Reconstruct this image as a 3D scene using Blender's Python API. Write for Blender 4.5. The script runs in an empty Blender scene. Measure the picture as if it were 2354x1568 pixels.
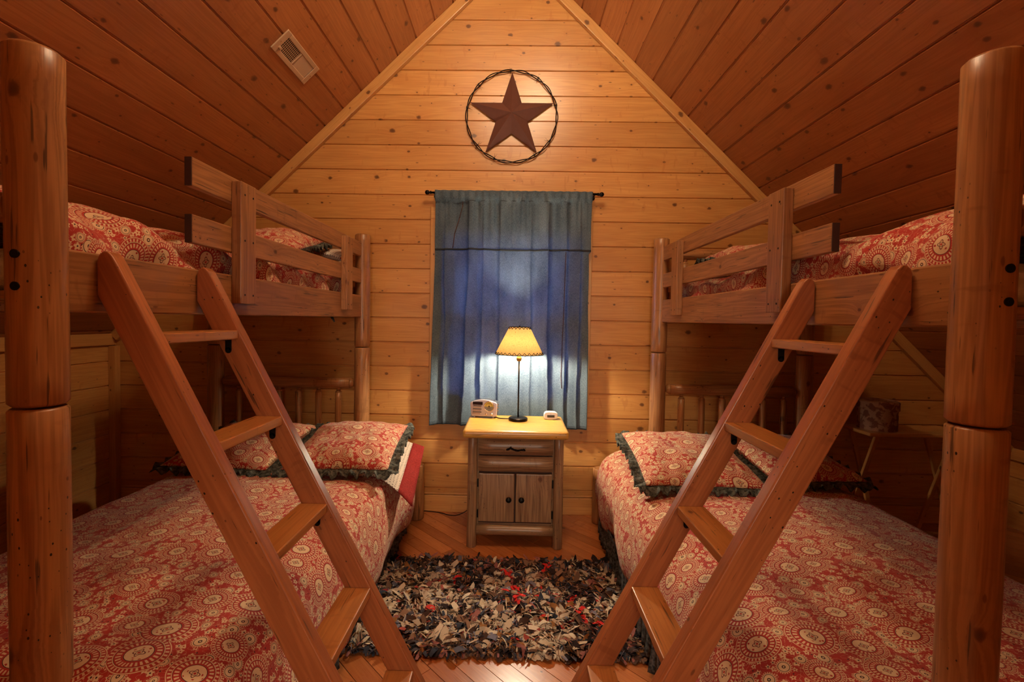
import bpy, bmesh, math, random
from mathutils import Vector, Matrix, noise
random.seed(7)
S = bpy.context.scene
COL = S.collection
PI = math.pi

# ------------------------------------------------------------------ camera
CAM_F, CAM_CX, CAM_CY = 1077.5, 1163.3, 765.75
CAM_P, CAM_Y, CAM_R = -0.029209, 0.016485, -0.016931
cam_data = bpy.data.cameras.new('camera')
cam = bpy.data.objects.new('camera', cam_data)
COL.objects.link(cam)
cam_data.sensor_fit = 'HORIZONTAL'
cam_data.sensor_width = 36.0
cam_data.lens = 36.0 * CAM_F / 2354.0
cam_data.shift_x = (1177.0 - CAM_CX) / 2354.0
cam_data.shift_y = (CAM_CY - 784.0) / 2354.0
cam_data.clip_start = 0.02
Mrot = Matrix.Rotation(CAM_Y, 3, 'Z') @ Matrix.Rotation(CAM_P, 3, 'X') @ Matrix.Rotation(CAM_R, 3, 'Y')
right, fwd, up = Mrot.col[0].copy(), Mrot.col[1].copy(), Mrot.col[2].copy()
cm = Matrix((right, up, -fwd)).transposed().to_4x4()
cm.translation = Vector((0.0, -3.09385, 1.29172))
cam.matrix_world = cm
S.camera = cam

# ------------------------------------------------------------------ colour management, world, lights
S.view_settings.view_transform = 'Standard'
S.view_settings.look = 'None'
S.view_settings.gamma = 1.0
S.view_settings.use_curve_mapping = False
S.view_settings.exposure = 0.2

def lin(c):
    c = c.lstrip('#')
    out = []
    for i in (0, 2, 4):
        v = int(c[i:i+2], 16) / 255.0
        out.append(v / 12.92 if v <= 0.04045 else ((v + 0.055) / 1.055) ** 2.4)
    return (out[0], out[1], out[2], 1.0)

world = bpy.data.worlds.new('daylight')
S.world = world
world.use_nodes = True
wn = world.node_tree
wn.nodes.clear()
wo = wn.nodes.new('ShaderNodeOutputWorld')
wb = wn.nodes.new('ShaderNodeBackground')
wr = wn.nodes.new('ShaderNodeValToRGB')
wg = wn.nodes.new('ShaderNodeTexCoord')
ws = wn.nodes.new('ShaderNodeSeparateXYZ')
wn.links.new(wg.outputs['Generated'], ws.inputs[0])
wn.links.new(ws.outputs['Z'], wr.inputs[0])
wr.color_ramp.elements[0].position = 0.0
wr.color_ramp.elements[0].color = (0.015, 0.03, 0.035, 1)
wr.color_ramp.elements[1].position = 0.22
wr.color_ramp.elements[1].color = (0.22, 0.50, 1.0, 1)
wn.links.new(wr.outputs[0], wb.inputs['Color'])
wb.inputs['Strength'].default_value = 30.0
wn.links.new(wb.outputs[0], wo.inputs[0])

def point_light(name, loc, energy, color, radius):
    d = bpy.data.lights.new(name, 'POINT')
    d.energy = energy; d.color = color; d.shadow_soft_size = radius
    o = bpy.data.objects.new(name, d); o.location = loc
    COL.objects.link(o)
    return o
WARM = (1.0, 0.83, 0.53)
for i, p in enumerate([(0.20, -1.42, 3.36), (-0.16, -1.62, 3.30), (0.14, -1.86, 3.34)]):
    point_light('ceiling_fixture_bulb', p, 20.0, WARM, 0.045)
LAMP_W = 36.0
# lamp light of the next room falling through the open doorway behind the camera
hall = bpy.data.lights.new('hallway_light', 'AREA')
hall.shape = 'RECTANGLE'; hall.size = 0.55; hall.size_y = 0.9; hall.energy = 32.0; hall.color = (1.0, 0.84, 0.66)
hall_o = bpy.data.objects.new('hallway_light', hall); COL.objects.link(hall_o)
hall_o.location = (0.0, -5.2, 1.45); hall_o.rotation_euler = (math.radians(87), 0, 0)

# ------------------------------------------------------------------ material helpers
class NT:
    def __init__(self, name):
        self.m = bpy.data.materials.new(name)
        self.m.use_nodes = True
        self.t = self.m.node_tree
        self.t.nodes.clear()
        self.out = self.t.nodes.new('ShaderNodeOutputMaterial')
    def n(self, typ, **kw):
        nd = self.t.nodes.new(typ)
        for k, v in kw.items():
            setattr(nd, k, v)
        return nd
    def l(self, a, b):
        self.t.links.new(a, b)
    def set(self, sock, v):
        if isinstance(v, bpy.types.NodeSocket):
            self.l(v, sock)
        else:
            sock.default_value = v
    def math(self, op, a, b=None, c=None, clamp=False):
        nd = self.n('ShaderNodeMath', operation=op)
        nd.use_clamp = clamp
        self.set(nd.inputs[0], a)
        if b is not None: self.set(nd.inputs[1], b)
        if c is not None: self.set(nd.inputs[2], c)
        return nd.outputs[0]
    def vec(self, x, y, z=0.0):
        nd = self.n('ShaderNodeCombineXYZ')
        self.set(nd.inputs[0], x); self.set(nd.inputs[1], y); self.set(nd.inputs[2], z)
        return nd.outputs[0]
    def sep(self, v):
        nd = self.n('ShaderNodeSeparateXYZ'); self.l(v, nd.inputs[0])
        return nd.outputs[0], nd.outputs[1], nd.outputs[2]
    def uv(self):
        nd = self.n('ShaderNodeUVMap'); nd.uv_map = 'UVMap'
        return nd.outputs[0]
    def obj(self):
        return self.n('ShaderNodeTexCoord').outputs['Object']
    def noise(self, v, scale=1.0, detail=2.0, rough=0.5, dim='2D', dist=0.0):
        nd = self.n('ShaderNodeTexNoise'); nd.noise_dimensions = dim
        self.l(v, nd.inputs['Vector'])
        nd.inputs['Scale'].default_value = scale
        nd.inputs['Detail'].default_value = detail
        nd.inputs['Roughness'].default_value = rough
        nd.inputs['Distortion'].default_value = dist
        return nd.outputs[0]
    def voro(self, v, scale=1.0, rnd=1.0):
        nd = self.n('ShaderNodeTexVoronoi'); nd.voronoi_dimensions = '2D'
        self.l(v, nd.inputs['Vector'])
        nd.inputs['Scale'].default_value = scale
        nd.inputs['Randomness'].default_value = rnd
        return nd.outputs['Distance'], nd.outputs['Color'], nd.outputs['Position']
    def mix(self, f, a, b, blend='MIX'):
        nd = self.n('ShaderNodeMix'); nd.data_type = 'RGBA'; nd.blend_type = blend
        self.set(nd.inputs[0], f); self.set(nd.inputs[6], a); self.set(nd.inputs[7], b)
        return nd.outputs[2]
    def ramp(self, f, stops, interp='LINEAR'):
        nd = self.n('ShaderNodeValToRGB'); nd.color_ramp.interpolation = interp
        els = nd.color_ramp.elements
        while len(els) < len(stops): els.new(0.5)
        for e, (p, c) in zip(els, stops):
            e.position = p
            e.color = c if len(c) == 4 else (c[0], c[1], c[2], 1)
        self.set(nd.inputs[0], f)
        return nd.outputs[0]
    def smooth(self, x, lo, hi):
        nd = self.n('ShaderNodeMapRange'); nd.interpolation_type = 'SMOOTHSTEP'
        self.set(nd.inputs[0], x); self.set(nd.inputs[1], lo); self.set(nd.inputs[2], hi)
        nd.inputs[3].default_value = 0.0; nd.inputs[4].default_value = 1.0
        return nd.outputs[0]
    def bump(self, h, strength, dist):
        nd = self.n('ShaderNodeBump'); nd.inputs['Strength'].default_value = strength
        nd.inputs['Distance'].default_value = dist
        self.l(h, nd.inputs['Height'])
        return nd.outputs[0]
    def bsdf(self, color, rough=0.5, metal=0.0, normal=None, coat=0.0, coat_rough=0.2, spec=0.5, sheen=0.0, trans=0.0):
        b = self.n('ShaderNodeBsdfPrincipled')
        self.set(b.inputs['Base Color'], color)
        self.set(b.inputs['Roughness'], rough)
        b.inputs['Metallic'].default_value = metal
        b.inputs['Coat Weight'].default_value = coat
        b.inputs['Coat Roughness'].default_value = coat_rough
        b.inputs['Specular IOR Level'].default_value = spec
        b.inputs['Sheen Weight'].default_value = sheen
        b.inputs['Transmission Weight'].default_value = trans
        if normal is not None: self.l(normal, b.inputs['Normal'])
        self.l(b.outputs[0], self.out.inputs[0])
        return b

def wood(name, light, dark, knot='#64371B', knots=0.55, rough=0.38, coat=0.25, tint=0.16, pits=0.0, streak=0.55, kd=(3.6, 9.0), hue=None):
    """planed softwood: u runs along the grain in metres, v across; floor(v) numbers the board"""
    t = NT(name)
    u, v, _ = t.sep(t.uv())
    bid = t.math('FLOOR', v)
    w = t.n('ShaderNodeTexWhiteNoise'); w.noise_dimensions = '1D'
    t.l(bid, w.inputs['W'])
    rnd = w.outputs['Value']
    us = t.math('ADD', u, t.math('MULTIPLY', rnd, 37.0))
    # knots
    kv = t.vec(t.math('MULTIPLY', us, kd[0]), t.math('MULTIPLY', v, kd[1]))
    d, colr, pos = t.voro(kv, 1.0, 1.0)
    px, py, _ = t.sep(pos)
    kx, ky, _ = t.sep(kv)
    dx = t.math('MULTIPLY', t.math('SUBTRACT', kx, px), 1.0 / kd[0] * 0.75)
    dy = t.math('MULTIPLY', t.math('SUBTRACT', ky, py), 1.0 / kd[1])
    kn = t.math('MULTIPLY_ADD', t.noise(t.vec(t.math('MULTIPLY', us, 60.0), t.math('MULTIPLY', v, 90.0)), 1.0, 2.0), 0.7, 0.65)
    dist = t.math('MULTIPLY', kn, t.math('SQRT', t.math('ADD', t.math('MULTIPLY', dx, dx), t.math('MULTIPLY', dy, dy))))
    cr, cg, cb = t.sep(colr)
    rad = t.math('MULTIPLY_ADD', t.math('MULTIPLY', cr, cr), 0.012, 0.0035)
    has = t.math('LESS_THAN', cg, knots)
    q = t.math('DIVIDE', dist, rad)
    k = t.math('MULTIPLY', t.math('SUBTRACT', 1.0, t.smooth(q, 0.65, 1.25)), has)
    halo = t.math('MULTIPLY', t.math('POWER', 2.718, t.math('MULTIPLY', q, -0.45)), has)
    # grain
    gv = t.math('MULTIPLY_ADD', halo, 0.03, v)
    gvec = t.vec(t.math('MULTIPLY', us, 1.0), t.math('MULTIPLY', gv, 26.0))
    g1 = t.noise(gvec, 1.0, 3.0, 0.55)
    w1 = t.math('SINE', t.math('MULTIPLY', t.math('ADD', g1, t.math('MULTIPLY', t.noise(t.vec(t.math('MULTIPLY', us, 0.5), t.math('MULTIPLY', gv, 7.0)), 1.0, 1.0), 1.2)), 34.0))
    g2 = t.noise(t.vec(t.math('MULTIPLY', us, 9.0), t.math('MULTIPLY', v, 420.0)), 1.0, 2.0)
    gg = t.math('ADD', t.math('MULTIPLY', t.math('MULTIPLY_ADD', w1, 0.5, 0.5), 0.35), t.math('MULTIPLY', g1, 0.55))
    gg = t.math('ADD', gg, t.math('MULTIPLY_ADD', g2, 0.25, -0.12), clamp=True)
    gg = t.math('MULTIPLY', gg, streak * 1.6, clamp=True)
    base = t.mix(gg, lin(light), lin(dark))
    blot = t.noise(t.vec(t.math('MULTIPLY', us, 2.0), t.math('MULTIPLY', v, 6.0)), 1.0, 2.0)
    base = t.mix(t.math('MULTIPLY', t.smooth(blot, 0.45, 0.75), 0.30), base, lin(dark))
    val = t.math('MULTIPLY_ADD', rnd, tint, 1.0 - tint * 0.6)
    base = t.mix(1.0, base, t.vec(val, t.math('POWER', val, 1.25), t.math('POWER', val, 1.5)), 'MULTIPLY')
    base = t.mix(t.math('MULTIPLY', halo, 0.45), base, lin(dark))
    kc = t.mix(t.smooth(q, 0.15, 0.8), t.mix(0.45, lin(knot), (0.01, 0.005, 0.003, 1)), lin(knot))
    base = t.mix(t.math('MULTIPLY', k, 0.85), base, kc)
    d2, c2, _p2 = t.voro(t.vec(t.math('MULTIPLY', us, 7.3), t.math('MULTIPLY', v, 21.0)), 1.0, 1.0)
    r2_, g2_, _b2 = t.sep(c2)
    q2 = t.math('DIVIDE', d2, t.math('MULTIPLY_ADD', r2_, 0.055, 0.025))
    k2 = t.math('MULTIPLY', t.math('SUBTRACT', 1.0, t.smooth(q2, 0.6, 1.2)), t.math('LESS_THAN', g2_, knots * 0.34))
    base = t.mix(t.math('MULTIPLY', k2, 0.75), base, lin(knot))
    # short cross-grain checks and resin marks on some boards
    cx1 = t.noise(t.vec(t.math('MULTIPLY', us, 26.0), t.math('MULTIPLY', v, 9.0)), 1.0, 2.0, 0.6)
    cz1 = t.noise(t.vec(t.math('MULTIPLY', us, 1.7), t.math('MULTIPLY', v, 4.0)), 1.0, 1.0)
    base = t.mix(t.math('MULTIPLY', t.math('MULTIPLY', t.smooth(cx1, 0.60, 0.72), t.smooth(cz1, 0.50, 0.62)), 0.5), base, lin(dark))
    if pits > 0:
        pd, pc, _p = t.voro(t.vec(t.math('MULTIPLY', us, 38.0), t.math('MULTIPLY', v, 60.0)), 1.0, 1.0)
        pr, pg, _b = t.sep(pc)
        zone = t.smooth(t.noise(t.vec(t.math('MULTIPLY', us, 3.5), t.math('MULTIPLY', v, 5.0)), 1.0, 1.0), 0.50, 0.62)
        pm = t.math('MULTIPLY', t.math('LESS_THAN', pd, t.math('MULTIPLY', pr, 0.12)), t.math('LESS_THAN', pg, pits))
        pm = t.math('MULTIPLY', pm, zone)
        base = t.mix(pm, base, (0.012, 0.006, 0.004, 1))
        crk = t.noise(t.vec(t.math('MULTIPLY', us, 4.0), t.math('MULTIPLY', v, 75.0)), 1.0, 3.0)
        base = t.mix(t.math('MULTIPLY', t.smooth(crk, 0.68, 0.74), 0.7), base, (0.02, 0.009, 0.005, 1))
    rr = t.math('MULTIPLY_ADD', g2, 0.16, rough - 0.08)
    nm = t.bump(t.math('ADD', t.math('MULTIPLY', gg, 0.5), t.math('MULTIPLY', g2, 0.3)), 0.25, 0.0012)
    t.bsdf(base, rr, normal=nm, coat=coat, coat_rough=0.28)
    return t.m

def plain(name, hexcol, rough=0.5, metal=0.0, coat=0.0, var=0.08, scale=40.0, spec=0.5, bump=0.0):
    t = NT(name)
    nz = t.noise(t.obj(), scale, 3.0, 0.6, '3D')
    c = lin(hexcol)
    lo = tuple(x * (1 - var) for x in c[:3]) + (1,)
    hi = tuple(min(1, x * (1 + var)) for x in c[:3]) + (1,)
    col = t.mix(nz, lo, hi)
    nm = t.bump(nz, bump, 0.002) if bump > 0 else None
    t.bsdf(col, t.math('MULTIPLY_ADD', nz, 0.1, rough - 0.05), metal=metal, coat=coat, spec=spec, normal=nm)
    return t.m

def paisley(name, red='#B03228', cream='#E2C59C', dark='#33211E', big=0.128):
    """red cotton printed with beaded medallions, small rosettes and blossoms; uv in metres"""
    t = NT(name)
    uv = t.uv()
    u0, v0, _ = t.sep(uv)
    wob = t.noise(uv, 5.0, 1.0)
    u = t.math('ADD', u0, t.math('MULTIPLY_ADD', wob, 0.02, -0.01))
    v = v0
    def cells(size, rnd, off, asp=1.0):
        vv = t.vec(t.math('MULTIPLY_ADD', u, 1.0 / size, off), t.math('MULTIPLY_ADD', v, 1.0 / (size * asp), off * 1.7))
        d, c, p = t.voro(vv, 1.0, rnd)
        x, y, _ = t.sep(vv); a, b, _ = t.sep(p)
        ex = t.math('MULTIPLY', t.math('SUBTRACT', x, a), size)
        ey = t.math('MULTIPLY', t.math('SUBTRACT', y, b), size * asp)
        cx, cy, cz = t.sep(c)
        return ex, ey, cx, cy, cz
    def rad(ex, ey, sx=1.0, sy=1.0):
        a = t.math('MULTIPLY', ex, sx); b = t.math('MULTIPLY', ey, sy)
        return t.math('SQRT', t.math('ADD', t.math('MULTIPLY', a, a), t.math('MULTIPLY', b, b)))
    R, K, D = lin(red), lin(cream), lin(dark)
    R2 = tuple(x * 0.72 for x in R[:3]) + (1,)
    # filler: tiny blossoms and stems on red
    fx, fy, fr, fg, fb = cells(0.0165, 0.85, 3.3)
    fd = rad(fx, fy)
    fa = t.math('ARCTAN2', fy, fx)
    pet = t.math('MULTIPLY_ADD', t.math('COSINE', t.math('MULTIPLY', fa, 5.0)), 0.0016, t.math('MULTIPLY_ADD', fr, 0.0030, 0.0046))
    fl = t.math('LESS_THAN', fd, pet)
    fl = t.math('MULTIPLY', fl, t.math('GREATER_THAN', fg, 0.30))
    stem = t.noise(t.vec(t.math('MULTIPLY', u, 62.0), t.math('MULTIPLY', v, 62.0)), 1.0, 1.0)
    st = t.math('LESS_THAN', t.math('ABSOLUTE', t.math('SUBTRACT', stem, 0.5)), 0.020)
    base = t.mix(st, R, t.mix(0.35, R, K))
    base = t.mix(fl, base, K)
    base = t.mix(t.math('LESS_THAN', fd, 0.0019), base, t.mix(t.math('GREATER_THAN', fb, 0.5), D, R))
    # small rosettes
    sx, sy, sr, sg, sb = cells(0.050, 0.75, 8.1)
    ss = t.math('MULTIPLY_ADD', sr, 0.50, 0.52)
    sd = t.math('DIVIDE', rad(sx, sy), ss)
    sa = t.math('ARCTAN2', sy, sx)
    ring = t.ramp(t.math('MULTIPLY', sd, 33.3), [(0.0, K), (0.07, D), (0.15, K), (0.42, D), (0.47, K), (0.55, R), (0.62, R)], 'CONSTANT')
    bead = t.math('GREATER_THAN', t.math('SINE', t.math('MULTIPLY', sa, 22.0)), -0.1)
    rb = t.mix(bead, R, K)
    rim = t.math('MULTIPLY', t.math('GREATER_THAN', sd, 0.0172), t.math('LESS_THAN', sd, 0.0202))
    sc = t.mix(rim, ring, rb)
    smask = t.math('MULTIPLY', t.math('LESS_THAN', sd, 0.0212), t.math('GREATER_THAN', sg, 0.06))
    base = t.mix(smask, base, sc)
    # large medallions
    bx, by, br, bg, bb = cells(big, 0.42, 1.9, 0.86)
    bs = t.math('MULTIPLY_ADD', br, 0.34, 0.54)
    bd = t.math('DIVIDE', rad(bx, by, 1.0, 1.16), bs)
    ba = t.math('ARCTAN2', by, bx)
    q = t.math('MULTIPLY', bd, 10.0)        # 0..1 over 0.1 m
    ring = t.ramp(q, [(0.0, R), (0.04, K), (0.07, D), (0.085, K), (0.335, D), (0.355, R), (0.385, R), (0.43, R), (0.565, D), (0.575, K), (0.60, R), (0.72, K), (0.75, R)], 'CONSTANT')
    # four petal motif
    mot = t.math('MULTIPLY_ADD', t.math('COSINE', t.math('MULTIPLY', ba, 4.0)), 0.0032, 0.0125)
    ml = t.math('LESS_THAN', t.math('ABSOLUTE', t.math('SUBTRACT', bd, mot)), 0.0017)
    ring = t.mix(ml, ring, lin('#6E3A30'))
    speck = t.math('MULTIPLY', t.math('LESS_THAN', rad(fx, fy), 0.0028), t.math('MULTIPLY', t.math('GREATER_THAN', bd, 0.021), t.math('LESS_THAN', bd, 0.032)))
    ring = t.mix(speck, ring, R)
    teeth = t.math('GREATER_THAN', t.math('SINE', t.math('MULTIPLY', ba, 26.0)), 0.0)
    t1 = t.math('MULTIPLY', teeth, t.math('MULTIPLY', t.math('GREATER_THAN', bd, 0.041), t.math('LESS_THAN', bd, 0.0535)))
    ring = t.mix(t1, ring, K)
    t2 = t.math('GREATER_THAN', t.math('SINE', t.math('MULTIPLY', ba, 34.0)), 0.1)
    t2 = t.math('MULTIPLY', t2, t.math('MULTIPLY', t.math('GREATER_THAN', bd, 0.061), t.math('LESS_THAN', bd, 0.070)))
    ring = t.mix(t2, ring, K)
    base = t.mix(t.math('LESS_THAN', bd, 0.076), base, ring)
    wear = t.noise(uv, 260.0, 2.0)
    base = t.mix(t.math('MULTIPLY', wear, 0.25), base, t.mix(0.5, base, R))
    puff = t.noise(uv, 16.0, 3.0, 0.55)
    weave = t.noise(uv, 900.0, 1.0)
    nm = t.bump(t.math('ADD', puff, t.math('MULTIPLY', weave, 0.03)), 0.55, 0.012)
    t.bsdf(base, 0.85, normal=nm, spec=0.25, sheen=0.15)
    return t.m

def fabric(name, hexcol, hex2, scale=120.0, rough=0.9, trans=0.0):
    t = NT(name)
    nz = t.noise(t.obj(), scale, 3.0, 0.65, '3D')
    col = t.mix(t.smooth(nz, 0.35, 0.68), lin(hexcol), lin(hex2))
    nm = t.bump(nz, 0.5, 0.003)
    b = t.bsdf(col, rough, normal=nm, spec=0.2)
    return t.m

M = {}
M['wall'] = wood('varnished_pine_boards', '#DAA25D', '#B7763A', knots=0.66, tint=0.24, coat=0.45, rough=0.34)
M['ceil'] = wood('ceiling_pine_shade_tinted', '#C07E4A', '#98572B', knots=0.80, tint=0.26, coat=0.15, rough=0.45)  # same pine as the walls; ceiling shade painted in as a darker, redder tone
M['trim'] = wood('pine_trim', '#D9A462', '#B97C3F', knots=0.35, coat=0.3)
M['floor'] = wood('oiled_strip_floor', '#C88048', '#A05428', knots=0.12, rough=0.30, coat=0.35, tint=0.42, kd=(2.0, 9.0))
M['log'] = wood('stained_log', '#C28A56', '#855430', knots=0.35, pits=0.55, coat=0.12, streak=0.7)
M['bunk'] = wood('stained_bunk_board', '#BC8452', '#82522E', knots=0.25, pits=0.40, coat=0.15, rough=0.42, streak=0.75)
M['ladder'] = wood('stained_ladder_board', '#B46A3C', '#824322', knots=0.22, pits=0.35, coat=0.35, rough=0.33)
M['step'] = wood('ladder_step_board', '#BE7C3F', '#8F5023', knots=0.30, pits=0.35, coat=0.3, rough=0.36)
M['stand'] = wood('rustic_nightstand_wood', '#B3906A', '#77543A', knots=0.2, pits=0.6, coat=0.15, streak=0.8)
M['standtop'] = wood('honey_table_top', '#D9A850', '#A9732B', knots=0.15, pits=0.3, coat=0.4, rough=0.3)
M['edge'] = plain('dark_end_grain', '#3A1C10', 0.7, var=0.3, scale=80)
M['print'] = paisley('red_medallion_print')
M['ruffle'] = fabric('charcoal_denim_ruffle', '#2C2C28', '#6A6A60', 60)
M['skirt'] = fabric('charcoal_bed_skirt', '#2C2F30', '#6C6E6E', 70)
M['black'] = plain('black_metal', '#120E0C', 0.4, 0.6, var=0.2)
M['bronze'] = plain('dark_bronze', '#1A1210', 0.35, 0.8, var=0.2)
M['vent'] = plain('almond_enamel', '#C9A98A', 0.4, var=0.04)
M['white'] = plain('white_plastic', '#E6D8D2', 0.35, var=0.02)
M['duct'] = plain('duct_dark', '#1B120D', 0.8)
M['rust'] = plain('rusty_brown_metal', '#6C463C', 0.5, 0.25, var=0.15, scale=30)
M['mattress'] = fabric('mattress_ticking', '#BDB3A4', '#D8D0C2', 60)
M['chrome'] = plain('silver_plastic', '#BDB0BC', 0.32, 0.15, var=0.0, coat=0.4)
M['chrome2'] = plain('polished_chrome', '#D8CCC4', 0.12, 0.95, var=0.02)
M['screen'] = plain('dark_display', '#160A12', 0.12, var=0.1)
M['redcloth'] = fabric('rust_red_hem', '#7E1F1C', '#9A2E28', 150)
M['box'] = None

# ------------------------------------------------------------------ mesh helpers
BID = [0]
def bid():
    BID[0] += 1
    return BID[0]

def to_mesh(o, parent):
    dg = bpy.context.evaluated_depsgraph_get()
    me = bpy.data.meshes.new_from_object(o.evaluated_get(dg))
    n = bpy.data.objects.new(o.name, me); COL.objects.link(n); n.parent = parent
    n.location = o.location; n.rotation_euler = o.rotation_euler
    nm = o.name; bpy.data.objects.remove(o); n.name = nm
    return n
class MB:
    def __init__(self):
        self.v = []; self.f = []; self.uv = []; self.sm = []
        self.mi = []
    def face(self, idx, uvs, smooth=False, mi=0):
        self.f.append(tuple(idx)); self.uv.append(list(uvs)); self.sm.append(smooth); self.mi.append(mi)
    def quad(self, pts, uvs, smooth=False, mi=0):
        b = len(self.v); self.v += [Vector(p) for p in pts]
        self.face(range(b, b + len(pts)), uvs, smooth, mi)
    def box(self, lo, hi, axis=None, M4=None, mi=0, k=None):
        lo = Vector(lo); hi = Vector(hi); d = hi - lo
        if axis is None: axis = max(range(3), key=lambda i: d[i])
        if k is None: k = bid()
        b = len(self.v)
        cs = [Vector((x, y, z)) for z in (lo.z, hi.z) for y in (lo.y, hi.y) for x in (lo.x, hi.x)]
        for c in cs: self.v.append((M4 @ c) if M4 else c.copy())
        F = [((0, 2, 3, 1), 2), ((4, 5, 7, 6), 2), ((0, 1, 5, 4), 1), ((2, 6, 7, 3), 1), ((0, 4, 6, 2), 0), ((1, 3, 7, 5), 0)]
        for n, (idx, nax) in enumerate(F):
            oth = [a for a in range(3) if a != nax]
            if axis in oth:
                ua = axis; va = [a for a in oth if a != axis][0]
            else:
                ua, va = oth
            uvs = [(cs[i][ua], k + 0.1 + 0.11 * n + (cs[i][va] - lo[va]) * (1 if d[va] < 0.8 else 0.8 / d[va])) for i in idx]
            self.face([b + i for i in idx], uvs, False, mi)
    def tube(self, p0, p1, r0, r1=None, seg=20, rings=6, cap=True, wob=0.0, cham=0.0, smooth=True, k=None):
        if r1 is None: r1 = r0
        p0 = Vector(p0); p1 = Vector(p1); d = p1 - p0; L = d.length; ax = d.normalized()
        t = Vector((1, 0, 0)) if abs(ax.x) < 0.8 else Vector((0, 1, 0))
        a = ax.cross(t).normalized(); b_ = ax.cross(a).normalized()
        if k is None: k = bid()
        sd = k * 3.7
        prof = []
        if cham > 0: prof += [(0.0, 1 - cham / max(r0, 1e-4) * 1.0)]
        n0 = cham if cham > 0 else 0
        for i in range(rings + 1): prof.append((n0 + (L - 2 * n0) * i / rings, 1.0))
        if cham > 0: prof += [(L, 1 - cham / max(r1, 1e-4))]
        st = len(self.v)
        for s, m in prof:
            r = (r0 + (r1 - r0) * s / L) * m
            for j in range(seg):
                th = 2 * PI * j / seg
                rr = r * (1 + wob * noise.noise(Vector((math.cos(th) * 1.2 + sd, math.sin(th) * 1.2, s * 3.0))))
                self.v.append(p0 + ax * s + (a * math.cos(th) + b_ * math.sin(th)) * rr)
        rm = max(r0, r1)
        for i in range(len(prof) - 1):
            for j in range(seg):
                j2 = (j + 1) % seg
                idx = (st + i * seg + j, st + i * seg + j2, st + (i + 1) * seg + j2, st + (i + 1) * seg + j)
                v0 = k + 0.1 + j / seg * 2 * PI * rm * (1 if rm < 0.12 else 0.12 / rm); v1 = k + 0.1 + (j + 1) / seg * 2 * PI * rm * (1 if rm < 0.12 else 0.12 / rm)
                self.face(idx, [(prof[i][0], v0), (prof[i][0], v1), (prof[i + 1][0], v1), (prof[i + 1][0], v0)], smooth)
        if cap:
            for base, rev in ((st, False), (st + (len(prof) - 1) * seg, True)):
                idx = [base + j for j in range(seg)]
                uvs = [(0.5 + 0.04 * math.cos(2 * PI * j / seg), k + 0.7 + 0.04 * math.sin(2 * PI * j / seg)) for j in range(seg)]
                if rev is False: idx = idx[::-1]; uvs = uvs[::-1]
                self.face(idx, uvs)
    def grid(self, fn, nu, nv, uvf, closed_u=False, closed_v=False, smooth=True, mi=0):
        st = len(self.v)
        for i in range(nu):
            for j in range(nv):
                self.v.append(Vector(fn(i, j)))
        for i in range(nu if closed_u else nu - 1):
            for j in range(nv if closed_v else nv - 1):
                i2 = (i + 1) % nu; j2 = (j + 1) % nv
                self.face((st + i * nv + j, st + i2 * nv + j, st + i2 * nv + j2, st + i * nv + j2),
                          [uvf(i, j), uvf(i + 1, j), uvf(i + 1, j + 1), uvf(i, j + 1)], smooth, mi)
    def lathe(self, c, prof, seg=32, ax='z', smooth=True, uvs=1.0):
        c = Vector(c)
        st = len(self.v)
        for r, h in prof:
            for j in range(seg):
                th = 2 * PI * j / seg
                x, y = r * math.cos(th), r * math.sin(th)
                p = {'z': (x, y, h), 'y': (x, h, y), 'x': (h, x, y)}[ax]
                self.v.append(c + Vector(p))
        k = bid()
        for i in range(len(prof) - 1):
            for j in range(seg):
                j2 = (j + 1) % seg
                idx = (st + i * seg + j, st + i * seg + j2, st + (i + 1) * seg + j2, st + (i + 1) * seg + j)
                a = j / seg * 0.6; b = (j + 1) / seg * 0.6
                self.face(idx, [(prof[i][1], k + a), (prof[i][1], k + b), (prof[i + 1][1], k + b), (prof[i + 1][1], k + a)], smooth)
    def build(self, name, mat, parent=None, bevel=0.0, seg=2, root=None, subsurf=0, solid=0.0, recalc=True, autosmooth=True):
        me = bpy.data.meshes.new(name)
        off = Vector((0, 0, 0))
        p = parent
        while p is not None:
            off += p.location; p = p.parent
        if parent is None and root is not None: off = Vector(root)
        me.from_pydata([tuple(v - off) for v in self.v], [], self.f)
        uvl = me.uv_layers.new(name='UVMap')
        li = 0
        flat = []
        for u in self.uv:
            for a in u: flat += [a[0], a[1]]
        uvl.data.foreach_set('uv', flat)
        me.polygons.foreach_set('use_smooth', self.sm)
        me.polygons.foreach_set('material_index', self.mi)
        mats = mat if isinstance(mat, (list, tuple)) else [mat]
        for m in mats: me.materials.append(m)
        if recalc:
            bm = bmesh.new(); bm.from_mesh(me)
            bmesh.ops.recalc_face_normals(bm, faces=bm.faces)
            bm.to_mesh(me); bm.free()
        me.update()
        o = bpy.data.objects.new(name, me)
        COL.objects.link(o)
        if parent is not None: o.parent = parent
        elif root is not None: o.location = root
        if bevel > 0:
            md = o.modifiers.new('bevel', 'BEVEL'); md.width = bevel; md.segments = seg
            md.limit_method = 'ANGLE'; md.angle_limit = 0.7
            md.harden_normals = False
        if subsurf:
            md = o.modifiers.new('sub', 'SUBSURF'); md.levels = subsurf; md.render_levels = subsurf
        if solid:
            md = o.modifiers.new('solid', 'SOLIDIFY'); md.thickness = solid; md.offset = 0
        return o

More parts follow.
